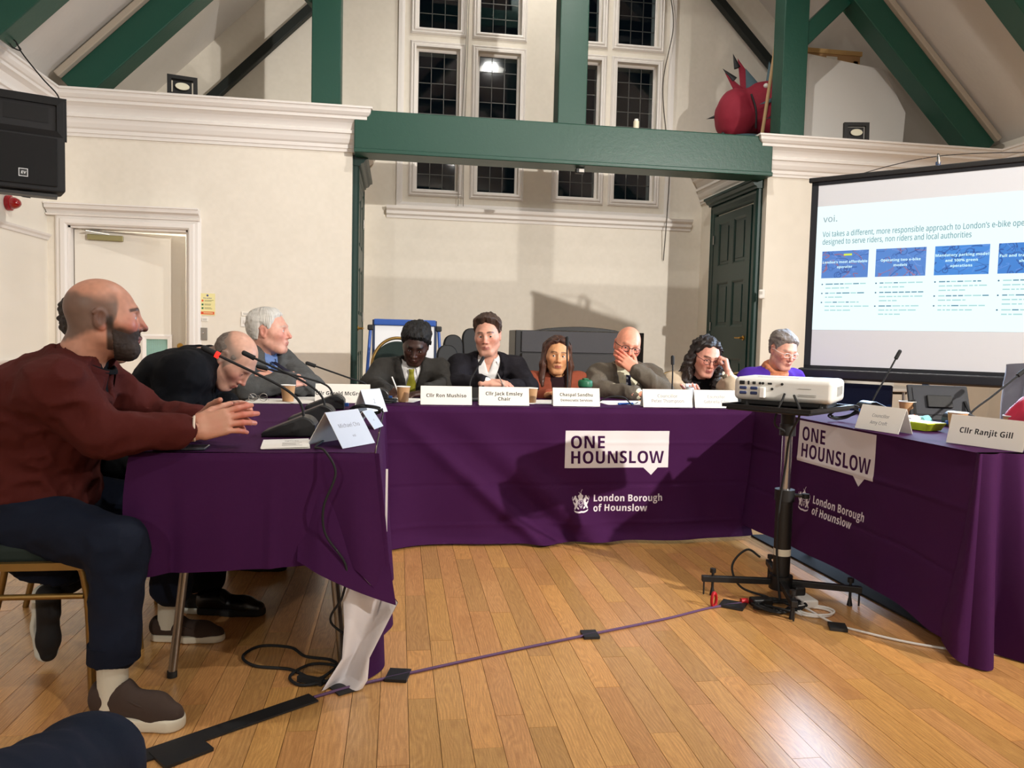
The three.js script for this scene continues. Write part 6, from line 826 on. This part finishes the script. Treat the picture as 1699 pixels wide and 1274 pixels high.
// man writing
{
  const skin = 0x3b2219, jm = tweed(0x1d1a17, 0x2a2722);
  const p = person({ label: 'man in a dark suit and olive tie writing with his head bowed', base: [.09, -5.05], yaw: 0, pelvis: [.09, .58, -5.12], neck: [.085, .935, -5.0], wide: 1.08, deep: 1.0, arm: 1.1, sw: .178, bow: .06,
    head: { c: [.11, 1.055, -4.92], yaw: -.12, pitch: .5, roll: -.12, k: 1.0, skin, blush: 0x4a281c, lips: 0x4f2a26, brow: 0x0a0605, open: .0016, nose: 1.1, neck: 1.0, hair: { top: .026, side: .016, rough: .012, freq: 42, line: -.014, back: .02, stretch: [1.4, .5, 1], mat: hairMat(0x0c0908, .75) } },
    armR: { e: [-.17, .8, -4.88], w: [-.06, .775, -4.62], hand: { dir: [.6, -.12, .55], palm: [.35, -.8, -.4], curl: [.6, .65, .7, .75], thumb: [.5, .6] } }, armL: { e: [.31, .8, -4.88], w: [.17, .775, -4.6], hand: { dir: [-.75, -.1, .2], palm: [-.2, -.9, 0], curl: [.5, .5, .55, .6] } }, ...seatLegs(.09, -5.12, 0),
    tie: { mat: cloth(0x8f8a2e, { roughness: .5 }), to: .3, inf: .018 },
    clothes: [{ name: 'suit_jacket', inf: .022, cuff: .94, wr: .009, mat: jm, collar: { r: .077, h: .02, fall: .05, end: 1.9, point: 0, spread: .03 }, V: { b0: .3, w: .066 }, lapel: true }, { name: 'shirt', inf: .01, cuff: .99, mat: white, collar: { r: .064, h: .035 } }, { name: 'trousers', legs: true, inf: .016, mat: charcoal, cell: .018 }] });
  const pen = thing('ballpoint_pen', 'white pen in the hand of the man who is writing', 'pen', [.0, .79, -4.57]); obj('barrel', [rod(V(.012, -.035, .03), V(-.035, .075, -.02), .0042, 10)], M.white, pen); obj('tip', [rod(V(.018, -.048, .036), V(.012, -.035, .03), .001, 8, .0042)], M.steel, pen);
}
// man in open white collar
{
  const skin = 0xd79f88, jm = cloth(0x19171d);
  const p = person({ label: 'young man in a dark jacket and open white collar resting folded arms', base: [.58, -5.1], yaw: 0, pelvis: [.58, .58, -5.16], neck: [.585, .97, -5.03], wide: 1.1, deep: 1.0, arm: 1.1, sw: .182,
    head: { c: [.575, 1.122, -4.975], yaw: -.28, pitch: .1, roll: .06, k: 1.03, skin, blush: 0xc77560, lips: 0xa8605a, brow: 0x3a261c, jaw: 1.08, open: .004, look: [.25, -.02], iris: 0x3b2a1e, neck: 1.12, hair: { top: .026, side: .006, rough: .009, freq: 46, line: .006, back: .008, quiff: .45, temple: .012, mat: hairMat(0x3d2a1e, .55) } },
    armR: { e: [.37, .81, -4.85], w: [.54, .835, -4.64], hand: { dir: [1, .02, -.02], palm: [0, -.95, -.3], curl: [.35, .38, .42, .45], k: 1.05 } }, armL: { e: [.83, .8, -4.85], w: [.63, .79, -4.75], hand: { dir: [-1, 0, .05], palm: [0, -.9, .2], curl: [.5, .5, .5, .5] } }, ...seatLegs(.58, -5.16, 0),
    clothes: [{ name: 'jacket', inf: .02, cuff: .9, wr: .009, mat: jm, collar: { r: .08, h: .02, fall: .05, end: 1.9, point: 0, spread: .03 }, V: { b0: .22, w: .07, min: .008 }, lapel: true }, { name: 'shirt', inf: .011, cuff: .95, mat: white, collar: { r: .069, h: .04, end: 2.4, point: .045, spread: .034 }, V: { b0: .84, w: .022, min: .002 }, neckR: .064 }, { name: 'trousers', legs: true, inf: .016, mat: charcoal, cell: .018 }] });
  const pen = thing('ballpoint_pen', 'thin pen held upright by the man in an open white collar', 'pen', [.63, .82, -4.6]); obj('barrel', [rod(V(.01, -.01, .01), V(-.03, .075, -.02), .0036, 10)], M.steel, pen); obj('tip', [rod(V(.014, -.02, .014), V(.01, -.01, .01), .001, 8, .0036)], M.steel, pen);
}
// long haired woman
{
  const skin = 0xd49a6c, hm = hairMat(0x4a2a1c, .45);
  const longHair = (SK) => { const base = hairField(SK, { top: .016, side: .016, rough: .004, freq: 50, line: .0, back: .02, stretch: [1.2, .25, 1.2], under: -.02 }); const F = new Field(); for (const s of [-1, 1]) { F.cap([s * .07, .05, .01], [s * .088, -.06, .015], .02, .026, .02).cap([s * .088, -.06, .015], [s * .092, -.2, .03], .026, .02, .02).cap([s * .06, .06, -.05], [s * .085, -.17, -.04], .04, .03, .03); } F.cap([0, .03, -.07], [0, -.16, -.08], .06, .06, .04); const g = F.f; return (x, y, z) => smin(base(x, y, z), g(x, y, z), .015) + .004 * noise(x * 90, y * 14, z * 90); };
  const p = person({ label: 'woman with long brown hair in a rust cardigan, glasses pushed up on her head', base: [1.06, -5.1], yaw: 0, pelvis: [1.06, .56, -5.16], neck: [1.055, .865, -5.04], wide: .98, bust: .03, arm: 1.1, sw: .155,
    head: { c: [1.045, 1.0, -4.99], yaw: -.1, pitch: .03, roll: -.06, k: .98, skin, blush: 0xd0875a, lips: 0x9c4a48, brow: 0x3a2418, browW: .8, open: .0048, jaw: .92, chin: .9, look: [-.3, 0], hair: { custom: longHair, lo: [-.15, -.26, -.18], hi: [.15, .16, .12], mat: hm } },
    armR: { e: [.84, .68, -4.98], w: [.93, .76, -4.68] }, armL: { e: [1.27, .68, -4.98], w: [1.17, .76, -4.68] }, ...seatLegs(1.06, -5.16, 0),
    clothes: [{ name: 'cardigan', inf: .02, cuff: .95, wr: .008, mat: cloth(0x8a4632), V: { b0: .3, w: .05, min: .006 }, neckR: .07 }, { name: 'blouse', inf: .01, cuff: .3, mat: cloth(0x2c1a1e), collar: { r: .062, h: .02, fall: .02, spread: .02, point: .01 } }, { name: 'trousers', legs: true, inf: .014, mat: charcoal, cell: .018 }] });
  const g = obj('pushed_up_glasses', p.place(merge([-1, 1].flatMap((s) => [new THREE.TorusGeometry(.022, .002, 6, 22).scale(1.1, .8, 1).rotateX(-.7).translate(s * .032, .115, .07), tube([[s * .055, .112, .072], [s * .08, .09, .02], [s * .083, .06, -.04]], .002, 14, 6)]))), M.black, p.t); g.userData.label = 'dark glasses resting on the hair'; obj('necklace', [tube([...Array(13)].map((_, i) => { const a = (i / 12 - .5) * 2.4; return p.nk.clone().addScaledVector(p.LX2, Math.sin(a) * .075).addScaledVector(p.FW, .06 + .04 * Math.cos(a)).addScaledVector(p.U, -.02 - .09 * Math.cos(a)); }), .004, 40, 6)], S(0x6a4a52, .4), p.t); obj('lanyard', [tube([[-.02, -.03], [-.035, -.12], [-.04, -.2]].map(([a, b]) => p.nk.clone().addScaledVector(p.LX2, a).addScaledVector(p.FW, .125).addScaledVector(p.U, b)), .005, 16, 6)], S(0xc04a78, .5), p.t);
}
// man in tweed, hand over mouth
{
  const skin = 0xe0987c, jm = tweed(0x4e463c, 0x6b6255);
  person({ label: 'bald man in tweed and dark glasses with his hand over his mouth', base: [1.52, -5.1], yaw: 0, pelvis: [1.53, .58, -5.16], neck: [1.525, .925, -5.03], wide: 1.16, deep: 1.05, belly: .04, arm: 1.15, sw: .185,
    head: { c: [1.515, 1.075, -4.96], yaw: -.08, pitch: .18, roll: -.2, k: 1.05, skin, blush: 0xd8604e, lips: 0xa8605a, brow: 0x8a6a58, browK: .4, open: .004, neck: 1.12, jaw: 1.05, glasses: { mat: S(0x181418, .4), label: 'dark rimmed glasses', t: .0022, h: .017, w: .024, square: .35 } },
    armL: { e: [1.7, .79, -4.74], w: [1.525, .925, -4.8], hand: { dir: [-.7, .62, -.12], palm: [-.1, .1, -1], curl: [.3, .35, .4, .5], thumb: [.8, .5], k: 1.05 } }, armR: { e: [1.29, .79, -4.9], w: [1.5, .78, -4.66], hand: { dir: [1, 0, .1], palm: [0, -1, 0], curl: [.4, .4, .4, .4] } }, ...seatLegs(1.53, -5.16, 0),
    tie: { mat: P({ map: rep(dataTex(64, 64, (u, v) => { const a = Math.hypot((u * 2) % 1 - .5, (v * 2) % 1 - .5) < .25; return a ? [205, 210, 225] : [26, 34, 70]; }), 14, 14), roughness: .6 }), to: .3, inf: .02 },
    clothes: [{ name: 'tweed_jacket', inf: .021, cuff: .92, wr: .01, mat: jm, collar: { r: .082, h: .02, fall: .05, end: 1.9, point: 0, spread: .03 }, V: { b0: .2, w: .075, min: .006 }, lapel: true }, { name: 'shirt', inf: .012, cuff: .97, mat: cloth(0xdedbc0), collar: { r: .07, h: .036 } }, { name: 'trousers', legs: true, inf: .016, mat: charcoal, cell: .018 }] });
}
// curly haired woman
{
  const skin = 0xd99c88;
  const curls = (SK) => { const base = hairField(SK, { top: .014, side: .014, rough: .008, freq: 40, line: .006, back: .03, stretch: [1, .6, 1], under: -.024 }); const F = new Field(); for (const s of [-1, 1]) { F.cap([s * .072, .05, -.015], [s * .1, -.06, -.01], .022, .032, .03).cap([s * .1, -.06, -.01], [s * .105, -.19, .04], .034, .034, .03).cap([s * .105, -.19, .04], [s * .08, -.3, .08], .033, .02, .02).cap([s * .055, .06, -.06], [s * .1, -.2, -.05], .04, .045, .03); } F.cap([0, .03, -.08], [0, -.2, -.09], .06, .07, .04); F.ell([0, -.035, .075], [.064, .1, .075], .01, 1); const g = F.f; return (x, y, z) => smin(base(x, y, z), g(x, y, z), .01) + .005 * Math.sin(y * 120 + 6 * noise(x * 25, y * 14, z * 25)) + .009 * noise(x * 70, y * 28, z * 70); };
  const p = person({ label: 'woman with long dark curly hair leaning her cheek on her fist over a phone', base: [2.04, -5.08], yaw: 0, pelvis: [2.04, .57, -5.14], neck: [2.035, .88, -5.0], wide: 1.05, bust: .035, arm: 1.15, sw: .165,
    head: { c: [2.05, 1.015, -4.9], yaw: -.02, pitch: .32, roll: -.12, k: 1.0, skin, blush: 0xc8705c, lips: 0xa05050, brow: 0x2a1a14, open: .0026, jaw: 1.0, glasses: { mat: S(0x3a1426, .35), label: 'dark red rimmed glasses', t: .0018, h: .017, w: .0225 }, hair: { custom: curls, lo: [-.18, -.36, -.2], hi: [.18, .18, .18], cell: .0045, mat: hairMat(0x1e1411, .5) } },
    armL: { e: [2.19, .785, -4.72], w: [2.15, .915, -4.765], hand: { dir: [-.12, .95, -.22], palm: [-.8, -.1, -.4], curl: [1.25, 1.25, 1.3, 1.3], thumb: [.3, .4] } }, armR: { e: [1.8, .785, -4.85], w: [1.86, .785, -4.58], hand: { dir: [-.4, .1, .8], palm: [-.5, .8, .1], curl: [.8, .85, .9, .9], thumb: [.4, .7] } }, ...seatLegs(2.04, -5.14, 0),
    clothes: [{ name: 'cardigan', inf: .02, cuff: .55, wr: .009, mat: cloth(0xcbb9a0), V: { b0: .1, w: .07, min: .02 }, neckR: .075 }, { name: 'top', inf: .01, cuff: .05, mat: blackCloth, neckR: .066 }, { name: 'trousers', legs: true, inf: .014, mat: charcoal, cell: .018 }] });
  const w = p.A([2.14, .9, -4.77]); const m = obj('wrist_watch', [rod(V(w[0] + .004, w[1] - .012, w[2] + .004), V(w[0] - .003, w[1] + .008, w[2] - .002), .031, 20)], S(0x8f8a78, .4, { metalness: .5 }), p.t); obj('watch_face', [cyl(.014, .014, .006, 0, 0, 0, 18).rotateX(1.5).translate(w[0], w[1], w[2] + .032)], S(0xd8d2b4, .2), m);
}
// woman with scarf
{
  const skin = 0xd9a08a;
  const p = person({ label: 'short grey haired woman in a purple top and orange scarf looking down', base: [2.62, -5.1], yaw: .1, pelvis: [2.6, .57, -5.16], neck: [2.61, .915, -5.05], wide: 1.08, bust: .03, arm: 1.15, sw: .175,
    head: { c: [2.64, 1.07, -4.98], yaw: .12, pitch: .34, roll: -.04, k: 1.0, skin, blush: 0xc46c5a, lips: 0xa05a52, brow: 0x8a7a70, browK: .4, open: .002, glasses: { mat: S(0xe0d8d2, .3), label: 'clear framed glasses', t: .0017, h: .015, w: .0225, square: .4 }, hair: { top: .02, side: .008, rough: .008, freq: 50, line: -.008, back: .014, mat: hairMat(0x7a7069, .6, 1.5, .5) } },
    armR: { e: [2.36, .79, -4.95], w: [2.42, .78, -4.68] }, armL: { e: [2.86, .72, -4.98], w: [2.78, .76, -4.7] }, ...seatLegs(2.6, -5.16, .05),
    clothes: [{ name: 'purple_top', inf: .018, cuff: .95, wr: .009, mat: cloth(0x46268c), neckR: .066 }, { name: 'trousers', legs: true, inf: .014, mat: charcoal, cell: .018 }] });
  const F = new Field(); for (let j = 0; j < 4; j++) { let pr = null; for (let i = 0; i <= 18; i++) { const a = i / 18 * 6.283, q = p.nk.clone().addScaledVector(p.LX2, Math.sin(a) * (.07 + j * .008)).addScaledVector(p.FW, Math.cos(a) * (.068 + j * .01) + .014).addScaledVector(p.U, .045 - j * .024 - .02 * Math.cos(a) + .006 * Math.sin(a * 3 + j)); if (pr) F.cap(pr.toArray(), q.toArray(), .017, .017, .006); pr = q; } } F.cap(p.nk.clone().addScaledVector(p.FW, .12).addScaledVector(p.U, -.06).toArray(), p.nk.clone().addScaledVector(p.FW, .13).addScaledVector(p.U, -.17).toArray(), .04, .045, .02);
  const n = p.nk; obj('scarf', uvBody(nets((x, y, z) => F.f(x, y, z) + .003 * noise(x * 60, y * 120, z * 60), [n.x - .16, n.y - .24, n.z - .16], [n.x + .16, n.y + .12, n.z + .2], .006)), P({ map: rep(weave(0x9a4a30, 0xc98a5e), 8), roughness: .85 }), p.t);
}
// neighbour at the lower left: only the knees come into view
{
  person({ label: 'seated person in dark blue jeans at the very front, knees showing', base: [-.66, -.72], yaw: Math.PI + .12, pelvis: [-.62, .57, -.66], neck: [-.62, 1.05, -.58], head: { c: [-.62, 1.22, -.62], yaw: Math.PI, skin: 0xc79a82, cell: .006, hair: { top: .02, side: .01, rough: .005, mat: hairMat(0x2a1d16), cell: .006 } }, armR: { e: [-.4, .8, -.6], w: [-.5, .64, -.8] }, armL: { e: [-.86, .8, -.6], w: [-.76, .64, -.82] }, legL: { k: [-.68, .5, -1.18], a: [-.64, .1, -1.12] }, legR: { k: [-.475, .425, -1.24], a: [-.46, .08, -1.12] },
    clothes: [{ name: 'jacket', inf: .02, mat: blackCloth, cell: .014 }, { name: 'jeans', legs: true, inf: .018, cut: .97, wr: .006, mat: cloth(0x0e1626), cell: .009 }] });
  banquetChair(-.62, -.62, Math.PI, 'banquet chair of the person in jeans at the front');
}
renderer.render(scene, camera);
